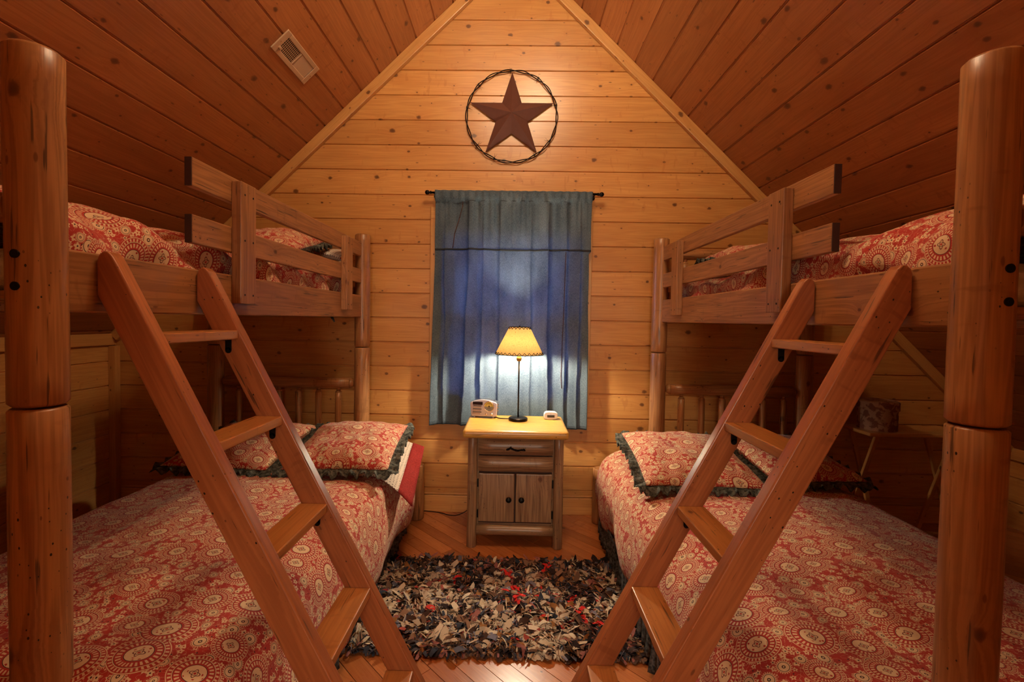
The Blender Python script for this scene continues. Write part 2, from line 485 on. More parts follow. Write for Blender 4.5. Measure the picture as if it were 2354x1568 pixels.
def tag(o, label, cat, group=None, kind=None):
    if kind: o['kind'] = kind
    if label: o['label'] = label
    if cat: o['category'] = cat
    if group: o['group'] = group
    return o
def struct(o):
    o['kind'] = 'structure'; return o
def thing(name, loc, label, cat, group=None):
    o = bpy.data.objects.new(name, None); COL.objects.link(o)
    o.empty_display_size = 0.1
    o.location = loc
    return tag(o, label, cat, group)
def N(x, y=0.0, z=0.0):
    return noise.noise(Vector((x, y, z)))

# ------------------------------------------------------------------ room shell
XA, ZA = -0.027, 3.70          # ridge
SL, SR = 0.96, 0.972           # roof slopes left / right
XL, XR = -2.68, 3.25           # side walls
YF = -3.30                      # wall behind the camera
BW = 0.1614
def zceil(x): return ZA - SL * (XA - x) if x < XA else ZA - SR * (x - XA)
def xceil(z): return XA - (ZA - z) / SL, XA + (ZA - z) / SR

def board_profile(z0, z1, phase=0.0, w=BW, gd=0.0075, gw=0.0066):
    """(coordinate, depth, board number) rows across a tongue-and-groove face"""
    rows = []
    k = math.floor((z0 - phase) / w)
    z = z0
    rows.append((z0, 0.0, k))
    while True:
        s = phase + (k + 1) * w
        if s - gw >= z1: break
        if s - gw > z0:
            rows += [(s - gw, 0.0, k), (s - gw * 0.55, gd, k), (s, gd, k), (s + gw * 0.2, gd, k + 1), (s + gw * 0.9, 0.0, k + 1)]
        k += 1
    rows.append((z1, 0.0, k))
    return rows

# window opening
WX0, WX1, WZ0, WZ1 = -0.475, 0.425, 0.80, 1.94

def wall_back():
    mb = MB()
    rows = board_profile(0.0, ZA - 0.001)
    ex = []
    for a, b in zip(rows, rows[1:]):
        ex.append((a, b))
    base = bid() + 40
    BID[0] += 60
    for a, b in ex:
        segs = [(a, b)]
        cuts = [z for z in (WZ0, WZ1) if a[0] < z - 1e-6 < b[0] - 1e-6]
        for c in cuts:
            ns = []
            for p, q in segs:
                if p[0] < c < q[0]:
                    t = (c - p[0]) / (q[0] - p[0]); m = (c, p[1] + (q[1] - p[1]) * t, p[2])
                    ns += [(p, m), (m, q)]
                else: ns.append((p, q))
            segs = ns
        for p, q in segs:
            def lim(z):
                l, r = xceil(z)
                return max(l - 0.02, XL - 0.02) , min(r + 0.02, XR + 0.02)
            k = base + p[2] if p[2] == q[2] else base + q[2]
            l0, r0 = lim(p[0]); l1, r1 = lim(q[0])
            spans = [((l0, r0), (l1, r1))]
            if p[0] >= WZ0 - 1e-6 and q[0] <= WZ1 + 1e-6:
                spans = [((l0, WX0), (l1, WX0)), ((WX1, r0), (WX1, r1))]
            for (pl, pr), (ql, qr) in spans:
                f = lambda z: k + 0.05 + ((z / BW) % 1.0) * BW
                vp, vq = k + 0.05 + (p[0] - (p[2]) * BW), k + 0.05 + (q[0] - (q[2]) * BW)
                mb.quad([(pl, p[1], p[0]), (pr, p[1], p[0]), (qr, q[1], q[0]), (ql, q[1], q[0])],
                        [(pl, vp), (pr, vp), (qr, vq), (ql, vq)])
    # window reveal
    for (a, b) in (((WX0, WZ0), (WX0, WZ1)), ((WX1, WZ1), (WX1, WZ0)), ((WX0, WZ1), (WX1, WZ1)), ((WX1, WZ0), (WX0, WZ0))):
        k = bid()
        mb.quad([(a[0], 0, a[1]), (b[0], 0, b[1]), (b[0], 0.14, b[1]), (a[0], 0.14, a[1])], [(0, k + .1), (1, k + .1), (1, k + .25), (0, k + .25)])
    return struct(mb.build('wall_back', M['wall'], recalc=False))
wall_back()
# outer face so the wall has thickness
mb = MB()
pts = [(XL, 0.16, 0), (XR, 0.16, 0), (XR, 0.16, zceil(XR)), (XA, 0.16, ZA), (XL, 0.16, zceil(XL))]
def sheath():
    for x0, x1, z0, z1 in ((XL, WX0, 0, 99), (WX1, XR, 0, 99), (WX0, WX1, 0, WZ0), (WX0, WX1, WZ1, 99)):
        xs = [x0] + [x for x in (XA,) if x0 < x < x1] + [x1]
        for a, b in zip(xs, xs[1:]):
            za, zb = min(z1, zceil(a)), min(z1, zceil(b))
            k = bid()
            mb.quad([(a, 0.14, z0), (b, 0.14, z0), (b, 0.14, zb), (a, 0.14, za)], [(0, k + .1), (1, k + .1), (1, k + .3), (0, k + .3)])
sheath()
struct(mb.build('wall_back_sheathing', M['trim'], recalc=False))

def side_wall(name, x, sgn):
    mb = MB()
    zt = zceil(x)
    base = bid(); BID[0] += 12
    rows = board_profile(0.0, zt + 0.02)
    for p, q in zip(rows, rows[1:]):
        k = base + (q[2])
        vp, vq = k + 0.05 + p[0] - p[2] * BW, k + 0.05 + q[0] - q[2] * BW
        xp, xq = x + sgn * p[1], x + sgn * q[1]
        mb.quad([(xp, 0.03, p[0]), (xp, YF - 0.03, p[0]), (xq, YF - 0.03, q[0]), (xq, 0.03, q[0])], [(0, vp), (-YF, vp), (-YF, vq), (0, vq)])
    return struct(mb.build(name, M['wall'], recalc=False))
side_wall('wall_left', XL, -1)
side_wall('wall_right', XR, 1)
DX0, DX1, DZ = -0.47, 0.47, 2.03
mb = MB()
zs = sorted([i * BW for i in range(23)] + [DZ, ZA])
for z0, z1 in zip(zs, zs[1:]):
    if z1 > ZA + 1e-6: break
    (a0, b0), (a1, b1) = [(max(XL, xceil(z)[0]), min(XR, xceil(z)[1])) for z in (z0, z1)]
    k = bid()
    sp = [((a0, b0), (a1, b1))] if z0 >= DZ - 1e-6 else [((a0, DX0), (a1, DX0)), ((DX1, b0), (DX1, b1))]
    for (p0, q0), (p1, q1) in sp:
        mb.quad([(p0, YF, z0), (q0, YF, z0), (q1, YF, z1), (p1, YF, z1)], [(p0, k + .05), (q0, k + .05), (q1, k + .05 + z1 - z0), (p1, k + .05 + z1 - z0)])
struct(mb.build('wall_front', M['wall'], recalc=False))
# doorway lining and the hallway behind the camera
mb = MB(); mb.box((DX0 - 0.09, YF - 0.12, 0), (DX0, YF + 0.02, DZ + 0.09)); mb.box((DX1, YF - 0.12, 0), (DX1 + 0.09, YF + 0.02, DZ + 0.09)); mb.box((DX0, YF - 0.12, DZ), (DX1, YF + 0.02, DZ + 0.09))
struct(mb.build('trim_6', M['trim']))
mb = MB()
hx, hy, hz = 1.3, -5.7, 2.4
def hq(*p):
    k = bid(); mb.quad(p, [(0, k + .1), (2, k + .1), (2, k + .9), (0, k + .9)])
hq((-hx, YF - .12, 0), (-hx, hy, 0), (-hx, hy, hz), (-hx, YF - .12, hz)); hq((hx, YF - .12, 0), (hx, hy, 0), (hx, hy, hz), (hx, YF - .12, hz))
hq((-hx, hy, 0), (hx, hy, 0), (hx, hy, hz), (-hx, hy, hz)); hq((-hx, YF - .12, hz), (hx, YF - .12, hz), (hx, hy, hz), (-hx, hy, hz)); hq((-hx, YF, -.002), (hx, YF, -.002), (hx, hy, -.002), (-hx, hy, -.002))
hq((-hx, YF - .12, 0), (DX0, YF - .12, 0), (DX0, YF - .12, hz), (-hx, YF - .12, hz)); hq((DX1, YF - .12, 0), (hx, YF - .12, 0), (hx, YF - .12, hz), (DX1, YF - .12, hz)); hq((DX0, YF - .12, DZ), (DX1, YF - .12, DZ), (DX1, YF - .12, hz), (DX0, YF - .12, hz))
struct(mb.build('wall_hallway', M['trim'], recalc=False))

def ceiling():
    mb = MB()
    for side, sl, phase, xe in ((-1, SL, 1.53 - 0.163 * 9, XL), (1, SR, 1.563 - 0.1615 * 9, XR)):
        n = math.sqrt(1 + sl * sl)
        smax = (abs(xe - XA) + 0.03) * n
        base = bid(); BID[0] += 40
        rows = board_profile(0.0, smax, phase, 0.163 if side < 0 else 0.1615)
        for p, q in zip(rows, rows[1:]):
            w = 0.163 if side < 0 else 0.1615
            k = base + q[2] + 1
            vp, vq = k + 0.05 + p[0] - phase - p[2] * w, k + 0.05 + q[0] - phase - q[2] * w
            def P(r, y):
                x = XA + side * r[0] / n; z = ZA - sl * r[0] / n
                # push outwards along the upward normal
                return (x + side * sl / n * r[1], y, z + r[1] / n)
            mb.quad([P(p, 0.03), P(p, YF - 0.13), P(q, YF - 0.13), P(q, 0.03)], [(0, vp), (-YF, vp), (-YF, vq), (0, vq)])
    return struct(mb.build('ceiling', M['ceil'], recalc=False))
ceiling()

def clip(poly, x0, x1, y0, y1):
    for ax, lim, sg in ((0, x0, 1), (0, x1, -1), (1, y0, 1), (1, y1, -1)):
        out = []
        for i, a in enumerate(poly):
            b = poly[(i + 1) % len(poly)]
            da, db = sg * (a[ax] - lim), sg * (b[ax] - lim)
            if da >= 0: out.append(a)
            if da * db < 0:
                t = da / (da - db); out.append((a[0] + (b[0] - a[0]) * t, a[1] + (b[1] - a[1]) * t))
        poly = out
        if len(poly) < 3: return []
    return poly
def floor():
    rnd = random.Random(3)
    mb = MB()
    ang = math.radians(135.0)
    ux, uy = math.cos(ang), math.sin(ang); vx, vy = -uy, ux
    w = 0.0765
    r = -70
    for r in range(-75, 75):
        s = -5.6 + rnd.random()
        while s < 5.6:
            L = rnd.choice((0.45, 0.7, 0.9, 1.2, 1.5)) + rnd.random() * 0.1
            g = 0.0013
            c = [(s + g, r * w + g), (s + L - g, r * w + g), (s + L - g, (r + 1) * w - g), (s + g, (r + 1) * w - g)]
            P = [(0.2 + a * ux + b * vx, -2.0 + a * uy + b * vy) for a, b in c]
            pc = clip(P, XL, XR, YF, 0.0)
            if pc:
                k = bid()
                def uvof(p):
                    dx, dy = p[0] - 0.2, p[1] + 2.0
                    return (dx * ux + dy * uy, k + 0.1 + (dx * vx + dy * vy) - r * w)
                mb.quad([(p[0], p[1], 0.0) for p in pc], [uvof(p) for p in pc])
                # bevelled shoulders down into the joint
                n = len(pc); cx = sum(p[0] for p in pc) / n; cy = sum(p[1] for p in pc) / n
                for i in range(n):
                    a, b = pc[i], pc[(i + 1) % n]
                    def o(p):
                        d = Vector((p[0] - cx, p[1] - cy)); l = d.length or 1
                        return (p[0] + d.x / l * 0.0012, p[1] + d.y / l * 0.0012, -0.003)
                    mb.quad([(a[0], a[1], 0), (b[0], b[1], 0), o(b), o(a)], [uvof(a), uvof(b), uvof(b), uvof(a)])
            s += L
    k = bid()
    mb.quad([(XL - .03, YF - .03, -0.0032), (XR + .03, YF - .03, -0.0032), (XR + .03, 0.15, -0.0032), (XL - .03, 0.15, -0.0032)], [(0, k), (1, k), (1, k + .9), (0, k + .9)], mi=1)
    return struct(mb.build('floor', [M['floor'], M['edge']], recalc=False))
floor()

# trims
def rake(name, sgn, sl, x_end):
    n = math.sqrt(1 + sl * sl)
    Lr = abs(x_end - XA) * n
    a = Vector((sgn / n, 0, -sl / n)); b = Vector((-sgn * sl / n, 0, -1 / n))   # along, perpendicular into the room
    if sgn > 0: b = Vector((-sl / n, 0, -1 / n))
    else: b = Vector((sl / n, 0, -1 / n))
    Mx = Matrix((a, Vector((0, -1, 0)), b)).transposed().to_4x4()
    Mx.translation = Vector((XA, 0, ZA))
    m = MB(); m.box((0.0, 0.0, 0.0), (Lr, 0.034, 0.062), axis=0, M4=Mx)
    return struct(m.build(name, M['trim'], bevel=0.004))
rake('trim_1', -1, SL, XL)
rake('trim_2', 1, SR, XR)
m = MB(); m.box((XL, YF, zceil(XL) - 0.075), (XL + 0.018, 0, zceil(XL))); struct(m.build('trim_3', M['trim'], bevel=0.003))
m = MB(); m.box((XL, -0.045, 0), (XL + 0.045, 0, zceil(XL) - 0.08)); struct(m.build('trim_4', M['trim'], bevel=0.003))
m = MB(); m.box((XR - 0.018, YF, zceil(XR) - 0.075), (XR, 0, zceil(XR))); struct(m.build('trim_5', M['trim'], bevel=0.003))
m = MB(); m.box((-0.60, -0.014, 0.0), (0.60, 0, 0.008)); 
m = MB(); m.box((XL + 0.05, -0.010, 0.118), (XR, 0, 0.128), axis=0); m.box((XL + 0.05, -0.010, 0.0), (XR, 0, 0.112), axis=0)
struct(m.build('baseboard_back', M['wall'], bevel=0.003))

# window
wf = MB()
for lo, hi in (((-0.555, -0.022, WZ0 - 0.06), (WX0 + 0.005, -0.0005, WZ1)), ((WX1 - 0.005, -0.022, WZ0 - 0.06), (0.500, -0.0005, WZ1)), ((-0.555, -0.022, WZ1 + 0.0004), (0.500, -0.0005, 2.02)), ((WX0 + 0.0055, -0.022, WZ0 - 0.06), (WX1 - 0.0055, -0.0005, WZ0))):
    wf.box(lo, hi)
win = struct(wf.build('window_1', M['trim'], root=(-0.025, 0, 0.64), bevel=0.003))
fr = MB()
zm = 1.33
for (z0, z1, y) in ((WZ0, zm + 0.02, 0.045), (zm - 0.02, WZ1, 0.085)):
    fr.box((WX0, y, z0), (WX0 + 0.045, y + 0.035, z1)); fr.box((WX1 - 0.045, y, z0), (WX1, y + 0.035, z1))
    fr.box((WX0, y, z0), (WX1, y + 0.035, z0 + 0.045)); fr.box((WX0, y, z1 - 0.045), (WX1, y + 0.035, z1))
fr.build('window_frame', M['white'], win, bevel=0.003)
t = NT('window_glass')
tr = t.n('ShaderNodeBsdfTransparent'); gl = t.n('ShaderNodeBsdfGlossy'); gl.inputs['Roughness'].default_value = 0.02
mx = t.n('ShaderNodeMixShader'); mx.inputs[0].default_value = 0.07
t.l(tr.outputs[0], mx.inputs[1]); t.l(gl.outputs[0], mx.inputs[2]); t.l(mx.outputs[0], t.out.inputs[0])
M['glass'] = t.m
for z0, z1, y in ((WZ0 + .04, zm - .02, 0.062), (zm + 0.02, WZ1 - .04, 0.102)):
    g = MB(); g.quad([(WX0 + .04, y, z0), (WX1 - .04, y, z0), (WX1 - .04, y, z1), (WX0 + .04, y, z1)], [(0, 0), (1, 0), (1, 1), (0, 1)])
    g.build('pane', M['glass'], win, recalc=False)

# ------------------------------------------------------------------ bunk beds
def bunk(sgn, xi, xo, xface, side):
    """sgn = -1 left bed, +1 right bed. xi/xo inner/outer post centres, xface aisle face of the side rail"""
    yb, yf = -0.13, -2.16
    root = thing('bunk_bed', ((xi + xo) / 2, (yb + yf) / 2, 0),
                 'stained log bunk bed frame with guard rail along the %s wall' % side, 'bunk bed', 'pair of log bunk beds')
    zt, zj = 1.812, 1.098
    for (x, y, front, inner) in ((xi, yb, 0, 1), (xo, yb, 0, 0), (xi, yf, 1, 1), (xo, yf, 1, 0)):
        r = 0.0475 if not front else 0.0475
        u = MB(); u.tube((x, y, zj + 0.004), (x + 0.002 * sgn, y, zt), r, r * 0.98, seg=28, rings=14, wob=0.035, cham=0.007)
        up = u.build('upper_post', M['log'], root)
        l = MB(); l.tube((x, y, 0.0), (x, y, zj), r * 1.02, r, seg=28, rings=14, wob=0.035, cham=0.005)
        l.build('lower_post', M['log'], root)
        if front and inner:
            for zz in (1.402, 1.340):
                d = MB()
                px = x + 0.003
                d.tube((px, y - r * 1.03, zz), (px, y - r * 0.8, zz), 0.0085, seg=16, rings=1)
                d.build('bolt_cap', M['black'], up)
    # side rails (2x6) cut into the posts
    for xf, s in ((xface, sgn), (xo - (xface - xi) , -sgn)):
        x0, x1 = sorted((xf, xf + s * 0.038))
        m = MB(); m.box((x0, yf + 0.03, 1.290), (x1, yb - 0.03, 1.427), axis=1)
        m.build('side_rail', M['bunk'], root, bevel=0.005)
    # guard boards
    for z0, z1, nm in ((1.503, 1.588, 'guard_rail'), (1.670, 1.756, 'guard_rail')):
        x0, x1 = sorted((xface, xface + sgn * 0.022))
        m = MB(); m.box((x0, -1.713, z0), (x1, -0.165, z1), axis=1)
        g = m.build(nm, M['bunk'], root, bevel=0.003)
        e = MB(); e.box((x0 + 0.001, -1.7165, z0 + 0.001), (x1 - 0.001, -1.7131, z1 - 0.001)); e.build('end_grain', M['edge'], g)
    for y0, y1, zt_ in ((-1.522, -1.430, 1.742), (-0.520, -0.428, 1.738)):
        x0, x1 = sorted((xface, xface - sgn * 0.034))
        m = MB(); m.box((x0, y0, 1.330), (x1, y1, zt_), axis=2)
        g = m.build('guard_upright', M['bunk'], root, bevel=0.003)
        xs = x0 if sgn > 0 else x1
        for zz in (1.36, 1.545, 1.70):
            for yy in (y0 + 0.022, y1 - 0.02):
                s = MB(); s.tube((xs - sgn * 0.0008, yy, zz), (xs + sgn * 0.004, yy, zz), 0.0036, seg=10, rings=1)
                s.build('screw_hole', M['black'], g)
    # log headboards, upper and lower
    w = abs(xo - xi)
    dirx = 1 if xo > xi else -1
    for zc, zb in ((0.868, 0.42), (1.715, 1.45)):
        m = MB()
        a, b = xi + dirx * 0.052, xo - dirx * 0.052
        m.tube((a + dirx * 0.022, yb, zc), (b - dirx * 0.022, yb, zc), 0.034, seg=22, rings=8, wob=0.05)
        m.tube((a + dirx * 0.022, yb, zc), (a - dirx * 0.004, yb, zc), 0.034, 0.016, seg=22, rings=2)
        m.tube((b - dirx * 0.022, yb, zc), (b + dirx * 0.004, yb, zc), 0.034, 0.016, seg=22, rings=2)
        m.build('headboard_rail', M['log'], root)
        m = MB(); m.tube((a - dirx * .004, yb, zb), (b + dirx * .004, yb, zb), 0.030, seg=18, rings=6, wob=0.05)
        m.build('headboard_rail', M['log'], root)
        for i in range(6):
            x = xi + dirx * (0.150 + 0.128 * i)
            m = MB()
            m.tube((x, yb, zb + 0.02), (x, yb, zc - 0.058), 0.0205, 0.020, seg=18, rings=6, wob=0.06)
            m.tube((x, yb, zc - 0.058), (x, yb, zc - 0.046), 0.020, 0.012, seg=18, rings=1)
            m.tube((x, yb, zc - 0.046), (x, yb, zc - 0.025), 0.012, seg=14, rings=1)
            m.build('spindle', M['log'], root)
    # foot rails between the near posts
    for zc in (0.42, 1.50):
        m = MB(); m.tube((xi + dirx * 0.045, yf, zc), (xo - dirx * 0.045, yf, zc), 0.030, seg=18, rings=6, wob=0.05)
        m.build('foot_rail', M['log'], root)
    # deck below the upper mattress
    x0, x1 = sorted((xface + sgn * 0.038, xo - (xface - xi) - sgn * 0.038))
    m = MB()
    for i in range(9):
        ya = -2.10 + i * 0.226
        m.box((x0, ya, 1.318), (x1, ya + 0.14, 1.336), axis=0)
    m.build('slats', M['bunk'], root, bevel=0.002)
    return root

def lower_frame(root, sgn, xin, xout):
    for y in (-0.115, -2.13):
        m = MB(); m.tube((xin, y, 0.0), (xin, y, 0.352), 0.047, 0.046, seg=26, rings=6, wob=0.03, cham=0.006)
        m.build('corner_post', M['log'], root)
    for xc in (xin + sgn * 0.055, xout):
        m = MB(); m.box((xc - 0.018, -2.09, 0.17), (xc + 0.018, -0.155, 0.30), axis=1)
        m.build('lower_side_rail', M['bunk'], root, bevel=0.004)
    for y in (-0.165, -2.09):
        xa, xb = sorted((xin + sgn * 0.03, xout - sgn * 0.02))
        m = MB(); m.box((xa, y - 0.018, 0.17), (xb, y + 0.018, 0.30), axis=0); m.build('lower_end_rail', M['bunk'], root, bevel=0.004)
    for y in (-0.22, -2.03):
        m = MB(); m.tube((xout, y, 0.0), (xout, y, 0.30), 0.03, seg=16, rings=3); m.build('leg', M['log'], root)

lower_frame(bunk(-1, -0.963, -1.905, -0.957, 'left'), -1, -0.607, -1.70)
lower_frame(bunk(1, 0.914, 1.826, 0.915, 'right'), 1, 0.568, 1.66)

# ------------------------------------------------------------------ mattresses
def mattress(x0, x1, y0, y1, z0, z1, label, grp):
    m = MB(); x0, x1 = sorted((x0, x1))
    m.box((x0, y0, z0), (x1, y1, z1))
    o = m.build('mattress', M['mattress'], None, bevel=0.04, seg=4, root=((x0 + x1) / 2, (y0 + y1) / 2, z0))
    return tag(o, label, 'mattress', grp)
mattress(-0.66, -1.69, -2.06, -0.20, 0.302, 0.465, 'mattress under the comforter of the lower left bed', 'mattresses')
mattress(0.62, 1.65, -2.06, -0.20, 0.302, 0.465, 'mattress under the comforter of the lower right bed', 'mattresses')
mattress(-1.045, -1.845, -2.07, -0.21, 1.337, 1.435, 'mattress under the comforter of the upper left bunk', 'mattresses')
mattress(1.005, 1.765, -2.07, -0.21, 1.337, 1.435, 'mattress under the comforter of the upper right bunk', 'mattresses')

# ------------------------------------------------------------------ comforters
def comforter(sgn, xin, xout, ya, yb, ztop, zhi, zho, rad, label, seed, crown=0.03, flare=0.03, hump=None, uvoff=(0, 0), puck=0.0):
    """closed quilt: section from aisle hem over the top to the wall hem, swept along the bed"""
    prof = []
    W = abs(xout - xin)
    def sec():
        pts = []
        n1 = 9
        for i in range(n1):            # aisle drop
            f = i / (n1 - 1)
            pts.append((0.0 - flare * (1 - f) ** 1.5, zhi + (ztop - rad - zhi) * f, 1 - f))
        for i in range(1, 9):
            a = PI / 2 * i / 8
            pts.append((rad - rad * math.cos(a), ztop - rad + rad * math.sin(a), 0.0))
        n2 = 34
        for i in range(1, n2):
            f = i / n2
            pts.append((rad + (W - 2 * rad) * f, ztop + crown * math.sin(PI * f) ** 0.7, 0.0))
        for i in range(0, 9):
            a = PI / 2 * i / 8
            pts.append((W - rad + rad * math.sin(a), ztop - rad + rad * math.cos(a), 0.0))
        for i in range(1, 6):
            f = i / 5
            pts.append((W, ztop - rad + (zho - ztop + rad) * f, f))
        return pts
    sc = sec()
    s = [0.0]
    for a, b in zip(sc, sc[1:]): s.append(s[-1] + math.hypot(b[0] - a[0], b[1] - a[1]))
    ny = 96
    th = 0.022
    def P(i, j, off):
        x, z, hem = sc[i]
        f = j / (ny - 1)
        y = ya + (yb - ya) * f
        # rounding at the ends
        e = min(1.0, min(f, 1 - f) * (yb - ya if yb > ya else ya - yb) / 0.10)
        end = math.sqrt(max(0, 1 - (1 - e) ** 2))
        zz = z
        amp = 0.021
        nz = N(x * 2.6 + seed, y * 2.3, seed * 0.7) * amp + N(x * 7 + seed, y * 6, 3.1) * amp * 0.5 + N(x * 16 + seed, y * 3.2 + x * 6, 9.1) * amp * 0.28
        top = 1.0 if (hem == 0.0 and z > ztop - rad * 0.6) else 0.35
        zz += nz * (1.0 if top == 1.0 else 0.2)
        xx = x
        side = min(1.0, hem * 1.6 + 0.25) if x < 0.08 else 0.0
        xx += -side * (0.012 * math.sin(y * 13 + seed + 1.3 * N(y * 2, seed)) + 0.018 * N(y * 5.5, z * 3, seed)) * (0.4 + hem)
        if hem > 0 and x < 0.08 and ztop < 1: xx -= 0.020 * math.sin(PI * hem)
        if puck > 0 and x < rad + 0.10:
            q = math.sin((y * 9.0 + (z - ztop) * 9.0 + 0.6 * N(y * 2, seed)) * 2.6)
            xx += -puck * 0.012 * q; zz += puck * 0.010 * q
        if hump:
            for hy, hs, hh in hump:
                zz += hh * math.exp(-((y - hy) / hs) ** 2) * (1 if z > ztop - rad * 0.9 else 0.3) * (min(1.0, x / 0.16) if x < 0.16 else 1)
        if hem > 0 and i < 20: zz += 0.012 * N(y * 4, seed + 5) * hem
        base = zho if i > 30 else zhi
        zz = base + (zz - base) * (0.72 + 0.28 * end)
        cx = W / 2
        xx = cx + (xx - cx) * (0.985 + 0.015 * end)
        # inner skin
        if off:
            if hem > 0 and x < 0.1: xx += th
            elif hem > 0: xx -= th
            else:
                a = min(1, max(0, (x) / max(rad, 1e-3))); b = min(1, max(0, (W - x) / max(rad, 1e-3)))
                xx += th * (1 - a) - th * (1 - b); zz -= th * max(0.3, min(a, b)) if True else 0
        X = xin + (xx if xout > xin else -xx)
        return (X, y, zz)
    m = MB()
    n = len(sc)
    uf = lambda i, j: (s[min(i, n - 1)] + uvoff[0], j / (ny - 1) * abs(yb - ya) + uvoff[1])
    m.grid(lambda i, j: P(i, j, False), n, ny, uf)
    st = len(m.v)
    m.grid(lambda i, j: P(i, j, True), n, ny, uf)
    # join the rims
    def rim(a, b, c, d, uvs): m.face((a, b, c, d), uvs, True)
    for j in range(ny - 1):
        for i in (0, n - 1):
            rim(i * ny + j, i * ny + j + 1, st + i * ny + j + 1, st + i * ny + j, [uf(i, j), uf(i, j + 1), uf(i, j + 1), uf(i, j)])
    for i in range(n - 1):
        for j in (0, ny - 1):
            rim(i * ny + j, (i + 1) * ny + j, st + (i + 1) * ny + j, st + i * ny + j, [uf(i, j), uf(i + 1, j), uf(i + 1, j), uf(i, j)])
    o = m.build('comforter', M['print'], None, root=((xin + xout) / 2, (ya + yb) / 2, zhi))
    return tag(o, label, 'comforter', 'red medallion comforters')

comforter(-1, -0.600, -1.735, -2.20, -0.19, 0.513, 0.118, 0.20, 0.12, 'red medallion comforter on the lower left bed', 1.3, crown=0.025, flare=0.004)
comforter(1, 0.528, 1.70, -2.20, -0.19, 0.513, 0.128, 0.20, 0.16, 'red medallion comforter on the lower right bed', 7.7, crown=0.025, flare=-0.01, uvoff=(3.1, 1.4))
UPL = comforter(-1, -1.002, -1.86, -2.105, -0.20, 1.535, 1.405, 1.43, 0.075, 'red medallion comforter on the upper left bunk, bulging over the side rail', 4.2, crown=0.035, flare=0, hump=[(-1.95, 0.30, 0.03), (-0.6, 0.3, -0.03)], uvoff=(7.3, 2.2), puck=1.0)
comforter(1, 0.960, 1.775, -2.105, -0.20, 1.535, 1.405, 1.43, 0.075, 'red medallion comforter on the upper right bunk, behind the ladder top', 9.4, crown=0.035, flare=0, hump=[(-1.95, 0.30, 0.035), (-0.6, 0.3, -0.03)], uvoff=(11.1, 6.2), puck=0.6)

tie = MB()
tie.tube((-0.998, -0.560, 1.315), (-0.992, -0.556, 1.290), 0.004, 0.008, seg=8, rings=2); tie.tube((-0.992, -0.556, 1.290), (-0.975, -0.560, 1.262), 0.008, 0.004, seg=8, rings=2, wob=0.4)
tie.build('tie_end', M['ruffle'], UPL)['label'] = 'dark cloth tie end'
# bed skirts
def ruffle_strip(m, pts, height_dir, h, amp, freq, seed, layers=1, rows=6, taper=None):
    """pts: path list of (Vector, outward Vector). strip hanging/flaring along height_dir"""
    n = len(pts)
    L = [0.0]
    for a, b in zip(pts, pts[1:]): L.append(L[-1] + (b[0] - a[0]).length)
    def P(i, j):
        p, o = pts[i]; f = j / (rows - 1)
        hd = height_dir(i) if callable(height_dir) else height_dir
        ph = L[i] * freq + seed + 1.5 * N(L[i] * 3, seed)
        w = math.sin(ph) + 0.5 * math.sin(ph * 2.3 + 1.0) + 0.8 * N(L[i] * 22, seed, f)
        return p + hd * (h * f * (1 + 0.35 * N(L[i] * 11, seed + 4))) + o * (amp * w * (0.15 + f))
    m.grid(P, n, rows, lambda i, j: (L[min(i, n - 1)], j / (rows - 1) * h))

def skirt(x, sgn, label):
    m = MB()
    pts = [(Vector((x, -2.13 + i * 0.0085, 0.168)), Vector((-sgn, 0, 0))) for i in range(212)]
    ruffle_strip(m, pts, Vector((0, 0, -1)), 0.145, 0.010, 105, 2.0 * sgn, rows=8)
    o = m.build('bed_skirt', M['skirt'], None, root=(x, -1.15, 0.0), solid=0.003, recalc=False)
    return tag(o, label, 'bed skirt', 'charcoal bed skirts')
skirt(-0.628, -1, 'charcoal ruffled bed skirt below the left comforter')
skirt(0.530, 1, 'charcoal ruffled bed skirt below the right comforter')

